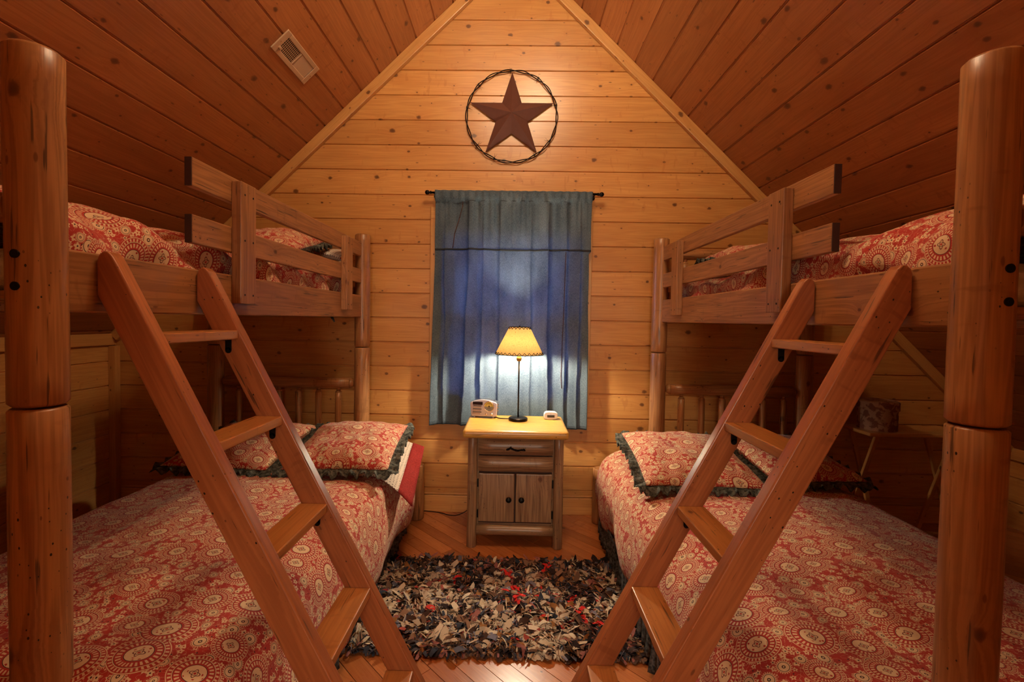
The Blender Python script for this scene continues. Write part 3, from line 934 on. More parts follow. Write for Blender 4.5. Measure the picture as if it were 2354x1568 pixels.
# ------------------------------------------------------------------ pillows
def pillow(name, c, size, T, rx, rz, label, ruff=0.045, mat=None, ruffmat=None, seed=1.0, uvoff=(0, 0), ry=0.0, group='ruffled medallion pillows', crown=0.0):
    W, H = size
    R3 = Matrix.Rotation(rz, 3, 'Z') @ Matrix.Rotation(ry, 3, 'Y') @ Matrix.Rotation(rx, 3, 'X')
    C = Vector(c)
    nu, nv = 40, 44
    def shape(a, b):
        # a,b in -1..1 ; edges bow inward between the corners
        k = 0.07
        x = a * W / 2 * (1 - k * (1 - b * b) * abs(a) ** 2 * 0 - 0.045 * math.cos(b * PI / 2) * abs(a))
        y = b * H / 2 * (1 - 0.05 * math.cos(a * PI / 2) * abs(b))
        h = ((1 - abs(a) ** 2.4) * (1 - abs(b) ** 2.4)) ** 0.55
        return x, y, h
    m = MB()
    for sg in (1, -1):
        def P(i, j):
            a = -1 + 2 * i / (nu - 1); b = -1 + 2 * j / (nv - 1)
            x, y, h = shape(a, b)
            wr = 0.010 * N(x * 9 + seed, y * 9, seed) + 0.007 * N(x * 22, y * 8 + x * 10, seed + 2)
            wr += 0.006 * math.sin((x - y) * 55 + 3 * N(x * 4, y * 4, seed)) * max(0, abs(a * b) - 0.25)
            z = sg * T * h * (1.0 if sg > 0 else 0.8) + wr * min(1, h * 2)
            return C + R3 @ Vector((x, y, z))
        m.grid(P, nu, nv, lambda i, j: (W * i / (nu - 1) + uvoff[0], H * j / (nv - 1) + uvoff[1] + (5 if sg < 0 else 0)))
    o = m.build(name, mat or M['print'], None, root=c)
    me = o.data
    bm = bmesh.new(); bm.from_mesh(me); bmesh.ops.remove_doubles(bm, verts=bm.verts, dist=0.0006)
    bmesh.ops.recalc_face_normals(bm, faces=bm.faces); bm.to_mesh(me); bm.free()
    tag(o, label, 'pillow', group)
    if ruff > 0:
        r = MB()
        path = []
        per = 320
        for i in range(per + 1):
            t_ = (i / per) * 4 % 4
            e = int(t_); f = t_ - e
            a, b = [(-1 + 2 * f, -1), (1, -1 + 2 * f), (1 - 2 * f, 1), (-1, 1 - 2 * f)][e]
            x, y, _ = shape(a, b)
            ox, oy = [(0, -1), (1, 0), (0, 1), (-1, 0)][e]
            # blend corner directions
            cb = max(0, (abs(2 * f - 1) - 0.86) / 0.14)
            d = Vector((ox, oy, 0)) + cb * 0.9 * Vector((math.copysign(1, a) if oy else 0, math.copysign(1, b) if ox else 0, 0))
            d.normalize()
            path.append((C + R3 @ Vector((x * 0.985, y * 0.985, -0.004)), R3 @ Vector((0, 0, 1)), R3 @ (d + Vector((0, 0, -0.22)))))
        pts = [(p, n_) for p, n_, d in path]
        ruffle_strip(r, pts, lambda i: path[i][2], ruff, 0.012, 112, seed, rows=6)
        r.build('ruffle', ruffmat or M['ruffle'], o, solid=0.0025, recalc=False)
    return o

# (x right, y away); tilt lifts the far edge against the headboard
pillow('pillow', (-0.850, -0.640, 0.612), (0.50, 0.56), 0.078, math.radians(9), math.radians(3), 'red medallion pillow with charcoal ruffle, aisle side of the lower left bed', seed=2.1, uvoff=(0.3, 0.9))
pillow('pillow', (-1.420, -0.620, 0.600), (0.54, 0.54), 0.072, math.radians(10), math.radians(-4), 'shaded red medallion pillow behind the left ladder, wall side of the lower left bed', seed=5.3, uvoff=(4.3, 2.9))
pillow('pillow', (0.885, -0.720, 0.606), (0.54, 0.60), 0.070, math.radians(9), math.radians(-2), 'red medallion pillow with charcoal ruffle, aisle side of the lower right bed', seed=8.8, uvoff=(6.3, 1.1))
pillow('pillow', (1.420, -0.660, 0.600), (0.46, 0.52), 0.068, math.radians(9), math.radians(6), 'shaded red medallion pillow behind the right ladder, wall side of the lower right bed', seed=3.7, uvoff=(9.1, 0.4))
pillow('pillow', (-1.330, -0.560, 1.680), (0.50, 0.56), 0.080, math.radians(14), math.radians(4), 'red medallion pillow on the upper left bunk behind the guard rail', seed=6.1, uvoff=(2.2, 7.1))
pillow('pillow', (1.330, -0.560, 1.640), (0.48, 0.56), 0.075, math.radians(5), math.radians(-4), 'red medallion pillow on the upper right bunk behind the guard rail', seed=4.6, uvoff=(3.2, 5.1))

# dotted pillowcase with rust hem under the lower left pillow
t = NT('dotted_cotton')
uu, vv_, _ = t.sep(t.uv())
dd, _c, _p = t.voro(t.vec(t.math('MULTIPLY', uu, 85.0), t.math('MULTIPLY', vv_, 85.0)), 1.0, 0.25)
t.bsdf(t.mix(t.math('LESS_THAN', dd, 0.17), lin('#D8C3AE'), lin('#3A2A2C')), 0.9, spec=0.2)
M['dots'] = t.m
def dotted(c, size, label, mirror=1, rz=0.0, hemw=0.065, rx=0.12, T=0.03, droop=0.05):
    W, H = size; C = Vector(c); R3 = Matrix.Rotation(rz, 3, 'Z') @ Matrix.Rotation(rx, 3, 'X')
    def surf(a, b, sg, ext=0.0):
        x = a * W / 2 + ext; y = b * H / 2
        h = ((1 - min(1, abs(a)) ** 3) * (1 - abs(b) ** 3)) ** 0.5
        z = sg * T * h + 0.006 * N(x * 8, y * 8, 3)
        d = max(0.0, x - W / 2 + 0.13)
        z -= droop * (d / 0.13) ** 1.6 * (1.15 - 0.5 * b)
        return C + R3 @ Vector((x * mirror, y, z))
    m = MB()
    n1, n2 = 20, 20
    for sg in (1, -1):
        m.grid(lambda i, j: surf(-1 + 2 * i / (n1 - 1), -1 + 2 * j / (n2 - 1), sg), n1, n2, lambda i, j: (W * i / n1, H * j / n2))
    o = m.build('pillow', M['dots'], None, root=c)
    tag(o, label, 'pillow', None)
    h = MB()
    h.grid(lambda i, j: surf(1, -1 + 2 * j / (n2 - 1), 1, hemw * i / 5) + Vector((0, 0, 0.002 + 0.004 * math.sin(j * 1.1) * i / 5)), 6, n2, lambda i, j: (i * .01, j * .02))
    h.build('hem', M['redcloth'], o, solid=0.006, recalc=False)['label'] = 'rust red hem'
    return o
dotted((-0.735, -0.62, 0.555), (0.34, 0.50), 'white dotted pillow with rust red hem under the aisle pillow of the lower left bed', rz=math.radians(4))
dotted((-1.055, -0.33, 1.665), (0.12, 0.22), 'small dotted white cloth corner beside the upper left pillow', hemw=0.004, droop=0.02)

# ------------------------------------------------------------------ ladders
def ladder(sgn, xtop, ynear, yfar, label):
    # sgn: direction in which the foot moves away from the bed (+x for the left bed)
    root = thing('bunk_ladder', (xtop + sgn * 0.72, (ynear + yfar) / 2, 0), label, 'ladder', 'pair of bunk ladders')
    th = 0.036
    # outline in (d, z), d = distance from the bed rail face
    k = 0.523
    def outer(z): return 0.048 + (1.402 - z) * k
    out = [(0.0015, 1.300), (0.0015, 1.412), (0.006, 1.424), (0.016, 1.4325), (0.026, 1.432), (0.036, 1.422), (0.048, 1.402)]
    z = 0.0
    out.append((outer(0.0), 0.0))
    out.append((outer(0.0) - 0.083, 0.0))
    # rear edge returns parallel up to the rail
    zz = 1.300 - 0.0
    out.append((0.0015, 1.402 + (0.048 - 0.0015 - 0.083) / k if False else 1.268))
    # make rear line consistent
    rear0 = outer(0.0) - 0.083
    zr = 0.0 + (rear0 - 0.0015) / k
    out[-1] = (0.0015, zr)
    out = [p for i, p in enumerate(out) if i != 0]
    for y0, y1 in ((ynear, ynear + th), (yfar, yfar + th)):
        m = MB()
        n = len(out); kk = bid()
        def uvp(d, z):
            a = Vector((k, -1)).normalized()
            q = Vector((d, z))
            return (q.dot(a), kk + 0.45 + (q.x * a.y - q.y * a.x) * 1.0 * 0.9)
        V = [(xtop + sgn * d, z) for d, z in out]
        b = len(m.v)
        off = sum(uvp(d, z)[1] for d, z in out) / n - (kk + 0.5)
        UV = [(uvp(d, z)[0], uvp(d, z)[1] - off) for d, z in out]
        for y in (y0, y1):
            for X, Z in V: m.v.append(Vector((X, y, Z)))
        m.face([b + i for i in range(n)], UV)
        m.face([b + n + i for i in range(n)][::-1], UV[::-1])
        k2 = bid()
        for i in range(n):
            j = (i + 1) % n
            m.face((b + i, b + j, b + n + j, b + n + i), [(UV[i][0], k2 + .2), (UV[j][0], k2 + .2), (UV[j][0], k2 + .236), (UV[i][0], k2 + .236)])
        m.build('ladder_rail', M['ladder'], root, bevel=0.004, seg=3)
    for z in (1.245, 0.988, 0.725, 0.469, 0.216):
        d1 = outer(z) - 0.001; d0 = d1 - 0.084
        xs = sorted((xtop + sgn * d0, xtop + sgn * d1))
        m = MB(); m.box((xs[0], ynear + th, z - 0.026), (xs[1], yfar, z), axis=1)
        st = m.build('step', M['step'], root, bevel=0.003)
        for yy, dy in ((yfar, -1), (ynear + th, 1)):
            br = MB()
            xc = xtop + sgn * (d1 - 0.030)
            a, b_ = sorted((yy, yy + dy * 0.003)); br.box((xc - 0.009, a, z - 0.060), (xc + 0.009, b_, z - 0.0265))
            a, b_ = sorted((yy, yy + dy * 0.030)); br.box((xc - 0.009, a, z - 0.0295), (xc + 0.009, b_, z - 0.0265))
            br.tube((xc, yy, z - 0.060), (xc, yy + dy * 0.003, z - 0.060), 0.009, seg=14, rings=1)
            br.tube((xc, yy + dy * 0.0025, z - 0.058), (xc, yy + dy * 0.0045, z - 0.058), 0.0035, seg=10, rings=1)
            br.build('bracket', M['black'], st)
    return root
ladder(1, -0.9565, -2.036, -1.699, 'stained wooden ladder with flat steps leaning on the left bunk')
ladder(-1, 0.9145, -2.001, -1.653, 'stained wooden ladder with flat steps leaning on the right bunk')

# ------------------------------------------------------------------ ceiling vent
def vent():
    n = math.sqrt(1 + SL * SL)
    s_ax = Vector((-1 / n, 0, -SL / n)); nrm = Vector((SL / n, 0, -1 / n))
    o0 = Vector((XA, 0, ZA)) + s_ax * 1.556 + Vector((0, -0.649, 0))
    Mx = Matrix((Vector((0, 1, 0)), s_ax, nrm)).transposed().to_4x4(); Mx.translation = o0
    root = thing('air_vent', o0, 'almond painted air register on the left ceiling slope', 'vent')
    L, W = 0.178, 0.061
    def B(m, lo, hi): m.box(lo, hi, M4=Mx)
    m = MB()
    ix0, ix1, iy = -0.140, 0.142, 0.036
    B(m, (-L, -W, 0), (ix0, W, 0.007)); B(m, (ix1, -W, 0), (L, W, 0.007))
    B(m, (ix0, -W, 0), (ix1, -iy, 0.007)); B(m, (ix0, iy, 0), (ix1, W, 0.007))
    B(m, (-0.006, -iy, 0), (0.006, iy, 0.007))
    m.build('frame', M['vent'], root, bevel=0.003)
    m = MB(); B(m, (ix0, -iy, -0.002), (ix1, iy, 0.0006)); m.build('duct_opening', M['duct'], root)
    for half, (a, b) in enumerate(((ix0 + 0.004, -0.008), (0.010, ix1 - 0.004))):
        nl = 11
        m = MB()
        for i in range(nl):
            u0 = a + (b - a) * (i + 0.5) / nl
            wd = 0.0016 if half == 0 else 0.0038
            zl = 0.0055 if half == 0 else 0.0035
            pts = [(u0 - wd, -iy, zl), (u0 + wd, -iy, 0.0055), (u0 + wd, iy, 0.0055), (u0 - wd, iy, zl)]
            k = bid()
            m.quad([Mx @ Vector(p) for p in pts], [(0, k), (0.01, k), (0.01, k + .07), (0, k + .07)])
            pts2 = [(p[0], p[1], p[2] - 0.0014) for p in pts][::-1]
            m.quad([Mx @ Vector(p) for p in pts2], [(0, k), (0.01, k), (0.01, k + .07), (0, k + .07)])
        if half == 0:
            for v in (-0.024, -0.012, 0.0, 0.012, 0.024):
                B(m, (a, v - 0.0012, 0.0012), (b, v + 0.0012, 0.003))
        m.build('louvers', M['vent'], root, recalc=False)
    m = MB()
    B(m, (-0.150, 0.020, 0.007), (-0.128, 0.034, 0.010)); B(m, (-0.150, 0.024, 0.010), (-0.140, 0.030, 0.018))
    m.build('lever', M['vent'], root, bevel=0.001)
    for u in (-0.160, 0.162):
        m = MB(); m.lathe(Mx @ Vector((u, 0.0, 0.0)), [(0.0, 0)], 4) if False else None
        m.tube(Mx @ Vector((u, 0.004, 0.006)), Mx @ Vector((u, 0.004, 0.009)), 0.004, 0.003, seg=12, rings=1)
        m.build('screw', M['chrome2'], root)
vent()

# ------------------------------------------------------------------ barn star
def star():
    cx, cz = -0.038, 2.607
    root = thing('star_decoration', (cx, 0, cz), 'brown metal barn star inside a twisted barbed wire ring on the gable wall', 'wall decoration')
    m = MB()
    R, r = 0.283, 0.108
    rim = []
    for i in range(10):
        a = PI / 2 + i * PI / 5
        q = R if i % 2 == 0 else r
        rim.append(Vector((cx + q * math.cos(a), -0.016, cz + q * math.sin(a))))
    back = [Vector((p.x, -0.010, p.z)) for p in rim]
    apex = Vector((cx, -0.078, cz))
    for i in range(10):
        j = (i + 1) % 10
        k = bid()
        m.quad([rim[i], rim[j], apex], [(0, k), (.1, k), (0, k + .1)])
        m.quad([rim[i], rim[j], back[j], back[i]], [(0, k), (.1, k), (.1, k + .01), (0, k + .01)])
    s = m.build('star', M['rust'], root)
    # ring of two twisted wires
    for ph in (0, PI):
        m = MB(); n = 260; rr = 0.293; w = 0.0062
        st = len(m.v)
        pts = []
        for i in range(n):
            a = 2 * PI * i / n
            tw = a * 9 + ph
            q = rr + w * math.cos(tw); y = -0.016 + w * math.sin(tw)
            pts.append((a, q, y))
        seg = 7
        for a, q, y in pts:
            for j in range(seg):
                t_ = 2 * PI * j / seg
                m.v.append(Vector((cx + (q + 0.0032 * math.cos(t_)) * math.cos(a), y + 0.0032 * math.sin(t_), cz + (q + 0.0032 * math.cos(t_)) * math.sin(a))))
        for i in range(n):
            for j in range(seg):
                i2, j2 = (i + 1) % n, (j + 1) % seg
                m.face((st + i * seg + j, st + i2 * seg + j, st + i2 * seg + j2, st + i * seg + j2), [(0, 0)] * 4, True)
        m.build('wire', M['bronze'], root)
    for i in range(9):
        a = 2 * PI * (i + 0.35) / 9 + 0.15 * math.sin(i * 3)
        b = MB()
        c = Vector((cx + 0.293 * math.cos(a), -0.018, cz + 0.293 * math.sin(a)))
        tg = Vector((-math.sin(a), 0, math.cos(a))); rd = Vector((math.cos(a), 0, math.sin(a)))
        for q in range(3):
            e = c + tg * (q - 1) * 0.0045
            b.lathe((0, 0, 0), [], 3) if False else None
            b.tube(e - Vector((0, 0.010, 0)) - rd * 0.004, e + Vector((0, 0.008, 0)) - rd * 0.004, 0.0016, seg=6, rings=1)
            b.tube(e - Vector((0, 0.010, 0)) + rd * 0.006, e + Vector((0, 0.008, 0)) + rd * 0.006, 0.0016, seg=6, rings=1)
        b.tube(c + rd * 0.004, c - rd * 0.036 + tg * 0.010, 0.0015, 0.0004, seg=6, rings=1)
        b.tube(c + tg * 0.006, c - rd * 0.034 - tg * 0.006, 0.0015, 0.0004, seg=6, rings=1)
        b.tube(c - rd * 0.004, c + rd * 0.018 + tg * 0.012, 0.0015, 0.0004, seg=6, rings=1)
        b.build('barb', M['bronze'], root)
star()

# ------------------------------------------------------------------ curtain and rod
def denim():
    t = NT('faded_denim')
    u, v, _ = t.sep(t.uv())
    a = t.noise(t.vec(t.math('MULTIPLY', u, 560.0), t.math('MULTIPLY_ADD', u, 60.0, t.math('MULTIPLY', v, 120.0))), 1.0, 4.0, 0.75, dist=0.7)
    b = t.noise(t.vec(t.math('MULTIPLY', u, 7.0), t.math('MULTIPLY', v, 3.0)), 1.0, 3.0, 0.6)
    f = t.math('ADD', t.smooth(a, 0.18, 0.85), t.math('MULTIPLY_ADD', b, 0.7, -0.35), clamp=True)
    col = t.mix(f, lin('#35465A'), lin('#8E9EA6'))
    nm = t.bump(a, 0.2, 0.0003)
    d = t.n('ShaderNodeBsdfDiffuse'); t.l(col, d.inputs[0]); t.l(nm, d.inputs['Normal'])
    tr = t.n('ShaderNodeBsdfTranslucent')
    t.l(t.mix(1.0, col, (0.60, 0.80, 1.0, 1), 'MULTIPLY'), tr.inputs[0])
    mx = t.n('ShaderNodeMixShader'); mx.inputs[0].default_value = 0.40
    t.l(d.outputs[0], mx.inputs[1]); t.l(tr.outputs[0], mx.inputs[2]); t.l(mx.outputs[0], t.out.inputs[0])
    return t.m
M['denim'] = denim()
M['seam'] = plain('dark_denim_seam', '#23282E', 0.9)
M['cord'] = plain('rust_brown_cord', '#4A2A22', 0.8)
YC = -0.062
def cur_y(x, z):
    f = (2.10 - z) / 1.5
    top = max(0.0, 1 - f * 5)
    y = (0.007 * math.sin(x * 95 + 2 * N(x * 6, z * .4)) + 0.005 * N(x * 60, 2.0)) * (0.15 + 1.2 * top)
    y += 0.0035 * N(x * 34, z * 1.2, 6)
    for xr, side, a, w, dr in ((-0.300, -1, 0.052, 0.060, -0.055), (-0.455, -1, 0.022, 0.022, -0.01), (-0.205, -1, 0.018, 0.022, -0.02), (-0.10, -1, 0.013, 0.020, 0.01),
                           (0.100, 1, 0.014, 0.018, 0.02), (0.215, 1, 0.032, 0.036, 0.015), (0.330, 1, 0.020, 0.022, 0.01), (0.418, 1, 0.018, 0.018, 0.0)):
        xx = xr + dr * max(0, f - 0.35) + 0.012 * N(z * 2, xr * 9)
        d = (x - xx) * side
        g = 0.55 + 0.45 * min(1, f * 1.6)
        if d > 0: y += a * g * (d / w) * math.exp(1 - d / w)
        else: y -= a * 0.30 * g * math.exp(d / (w * 0.5))
    y += 0.008 * N(x * 5, z * 1.5, 4)
    return YC - 0.010 + min(0.043, max(-0.03, y))
def cx_at(s, z):
    f = (2.10 - z) / 1.51
    x0 = -0.520 - 0.026 * max(0, f - 0.3) / 0.7 * 1.0 + 0.004 * N(z * 4, 1)
    x1 = 0.486 - 0.002 * f + 0.004 * N(z * 4, 7) - 0.014 * (1 if z < 1.73 else 0) * max(0, 1 - (1.73 - z) / 0.9)
    return x0 + (x1 - x0) * s
def zbot(s): return 0.588 + 0.010 * math.sin(s * 7) + 0.008 * N(s * 9, 3) - 0.012 * (s > 0.8) * (s - 0.8) * 5
def curtain():
    m = MB(); nx, nz = 210, 90
    ztop = 2.112
    def P(i, j):
        s = i / (nx - 1); z = ztop + (zbot(s) - ztop) * j / (nz - 1)
        x = cx_at(s, z); y = cur_y(x, z)
        rz = abs(z - 2.098)
        if z > 2.06: y = -0.0785 - 0.0045 * math.sin(x * 120 + 3 * N(x * 9, 5)) - 0.003 * N(x * 70, 8)
        return (x, y, z)
    m.grid(P, nx, nz, lambda i, j: (i / nx * 1.06, j / nz * 1.52))
    o = m.build('curtain', M['denim'], None, root=(-0.02, YC, 0.59), solid=0.0022, recalc=False)
    tag(o, 'faded blue denim curtain panel hanging over the window', 'curtain')
    def strip(nm, mat, fz, w, s0=0.0, s1=1.0, out=0.003, n=160):
        b = MB()
        def Q(i, j):
            s = s0 + (s1 - s0) * i / (n - 1); z = fz(s) + (-w / 2 + w * j)
            x = cx_at(s, z); return (x, cur_y(x, z) - out, z)
        b.grid(Q, n, 2, lambda i, j: (i * .01, j * .01))
        return b.build(nm, mat, o, solid=0.003, recalc=False)
    strip('valance_seam', M['seam'], lambda s: 1.738 + 0.004 * math.sin(s * 9), 0.011)
    strip('pocket_seam', M['seam'], lambda s: 2.048, 0.0025, out=0.0015)
    strip('hem', M['denim'], lambda s: zbot(s) + 0.022, 0.002, out=0.0015)
    def vcord(nm, mat, pts, r=0.0028):
        b = MB()
        for (a, c) in zip(pts, pts[1:]):
            b.tube((a[0], cur_y(a[0], a[1]) - 0.005, a[1]), (c[0], cur_y(c[0], c[1]) - 0.005, c[1]), r, seg=6, rings=1)
        b.build(nm, mat, o)
    vcord('tie_cord', M['cord'], [(-0.340, 2.09), (-0.343, 2.02), (-0.365, 1.94), (-0.395, 1.84), (-0.405, 1.75)])
    vcord('tie_cord', M['cord'], [(0.325, 1.73), (0.322, 1.55), (0.320, 1.35), (0.315, 1.2), (0.312, 1.0), (0.310, 0.93), (0.316, 0.85)], 0.0022)
    vcord('tie_cord', M['seam'], [(0.350, 1.03), (0.347, 0.93), (0.352, 0.82)], 0.0018)
    return o
curtain()
def rod():
    root = thing('curtain_rod', (-0.012, -0.066, 2.098), 'thin dark bronze curtain rod with ball finials above the window', 'curtain rod')
    m = MB(); m.tube((-0.545, -0.066, 2.098), (0.520, -0.066, 2.100), 0.007, seg=14, rings=1); m.build('pole', M['bronze'], root)
    for x, s in ((-0.545, -1), (0.520, 1)):
        m = MB()
        m.lathe((x, -0.066, 2.099), [(0.0, 0), (0.010, 0), (0.010, 0.006 * s), (0.006, 0.010 * s), (0.012, 0.016 * s), (0.0155, 0.026 * s), (0.012, 0.036 * s), (0.004, 0.041 * s), (0, 0.042 * s)], 18, 'x')
        m.build('finial', M['bronze'], root)
        m = MB(); xb = x - s * 0.020
        m.tube((xb, -0.066, 2.097), (xb, 0.0, 2.090), 0.005, seg=10, rings=1)
        m.tube((xb, -0.004, 2.090), (xb, 0.0, 2.090), 0.014, seg=14, rings=1)
        m.build('bracket', M['bronze'], root)
rod()

# ------------------------------------------------------------------ nightstand
def nightstand():
    cx = 0.023; YB, YFr = -0.135, -0.485
    root = thing('nightstand', (cx, (YB + YFr) / 2, 0), 'rustic log nightstand with one drawer and two doors under the window', 'nightstand')
    # top slab
    m = MB(); m.box((cx - 0.296, -0.545, 0.634), (cx + 0.292, -0.112, 0.680), axis=0)
    m.build('table_top', M['standtop'], root, bevel=0.018, seg=5)
    for x in (cx - 0.243, cx + 0.243):
        for y in (YFr + 0.02, YB - 0.0):
            m = MB(); m.tube((x, y, 0), (x, y, 0.634), 0.0285, 0.027, seg=22, rings=8, wob=0.05, cham=0.003)
            m.build('leg', M['stand'], root)
    m = MB()
    m.box((cx - 0.225, -0.455, 0.115), (cx - 0.207, YB, 0.632)); m.box((cx + 0.207, -0.455, 0.115), (cx + 0.225, YB, 0.632))
    m.box((cx - 0.207, YB - 0.012, 0.115), (cx + 0.207, YB, 0.632)); m.box((cx - 0.207, -0.455, 0.118), (cx + 0.207, YB - 0.012, 0.132))
    m.build('cabinet_body', M['stand'], root)
    m = MB(); m.box((cx - 0.207, -0.452, 0.132), (cx + 0.207, -0.447, 0.632)); m.build('face_frame', M['edge'], root)
    def slab(z0, z1, y=-0.462, bulge=0.030, x0=-0.211, x1=0.211):
        m = MB(); n = 12; nx = 12; k = bid()
        def P(i, j):
            a = i / (nx - 1); f = j / (n - 1)
            zz = z0 + (z1 - z0) * f
            e = min(1, min(a, 1 - a) * 14)
            b = bulge * math.sin(PI * min(1, max(0, f * 0.9 + 0.05))) ** 0.7 * (0.35 + 0.65 * math.sqrt(e))
            return (cx + x0 + (x1 - x0) * a, y - b, zz)
        m.grid(P, nx, n, lambda i, j: (i / nx * 0.42, k + 0.2 + j / n * (z1 - z0)))
        # closing back and sides
        st = len(m.v)
        m.quad([(cx + x0, y + 0.010, z0), (cx + x1, y + 0.010, z0), (cx + x1, y + 0.010, z1), (cx + x0, y + 0.010, z1)], [(0, k + .5)] * 4)
        for j in range(n - 1):
            for i in (0, nx - 1):
                a, b = P(i, j), P(i, j + 1)
                m.quad([a, b, (b[0], y + .01, b[2]), (a[0], y + .01, a[2])], [(0, k + .5), (.01, k + .5), (.01, k + .51), (0, k + .51)])
        for i in range(nx - 1):
            for j in (0, n - 1):
                a, b = P(i, j), P(i + 1, j)
                m.quad([a, b, (b[0], y + .01, b[2]), (a[0], y + .01, a[2])], [(0, k + .5), (.01, k + .5), (.01, k + .51), (0, k + .51)])
        return m
    d = slab(0.528, 0.618).build('drawer', M['stand'], root)
    slab(0.432, 0.520).build('front_panel', M['stand'], root)
    h = MB()
    pts = [(-0.053, 0.566), (-0.04, 0.568), (-0.032, 0.575), (-0.02, 0.571), (-0.005, 0.564), (0.012, 0.562), (0.028, 0.566), (0.053, 0.565)]
    for (a, b) in zip(pts, pts[1:]):
        h.tube((cx + a[0], -0.506, a[1]), (cx + b[0], -0.506, b[1]), 0.0052, 0.0052, seg=8, rings=1)
    h.tube((cx - 0.036, -0.506, 0.572), (cx - 0.026, -0.508, 0.584), 0.004, 0.003, seg=8, rings=1)
    for q in (-0.045, 0.045): h.tube((cx + q, -0.506, 0.567), (cx + q, -0.486, 0.567), 0.005, seg=8, rings=1)
    h.build('drawer_pull', M['bronze'], d)
    for s, x0, x1 in ((-1, -0.209, -0.0035), (1, 0.0035, 0.209)):
        m = MB(); m.box((cx + x0, -0.470, 0.142), (cx + x1, -0.453, 0.420), axis=2)
        dr = m.build('door', M['stand'], root, bevel=0.006, seg=3)
        k = MB(); xk = cx + s * 0.036
        k.lathe((xk, -0.470, 0.277), [(0.0, 0.004), (0.006, 0.004), (0.006, -0.010), (0.0135, -0.014), (0.0165, -0.021), (0.0135, -0.028), (0.006, -0.031), (0, -0.0315)], 20, 'y')
        k.build('knob', M['black'], dr)
        for zz in (0.19, 0.365):
            k = MB(); k.box((cx + s * 0.207, -0.474, zz - 0.022), (cx + s * 0.2145, -0.466, zz + 0.022))
            k.build('hinge', M['black'], dr)
    m = MB(); m.tube((cx - 0.216, -0.465, 0.097), (cx + 0.216, -0.465, 0.097), 0.0285, seg=20, rings=6, wob=0.04)
    m.build('bottom_rail', M['stand'], root)
nightstand()

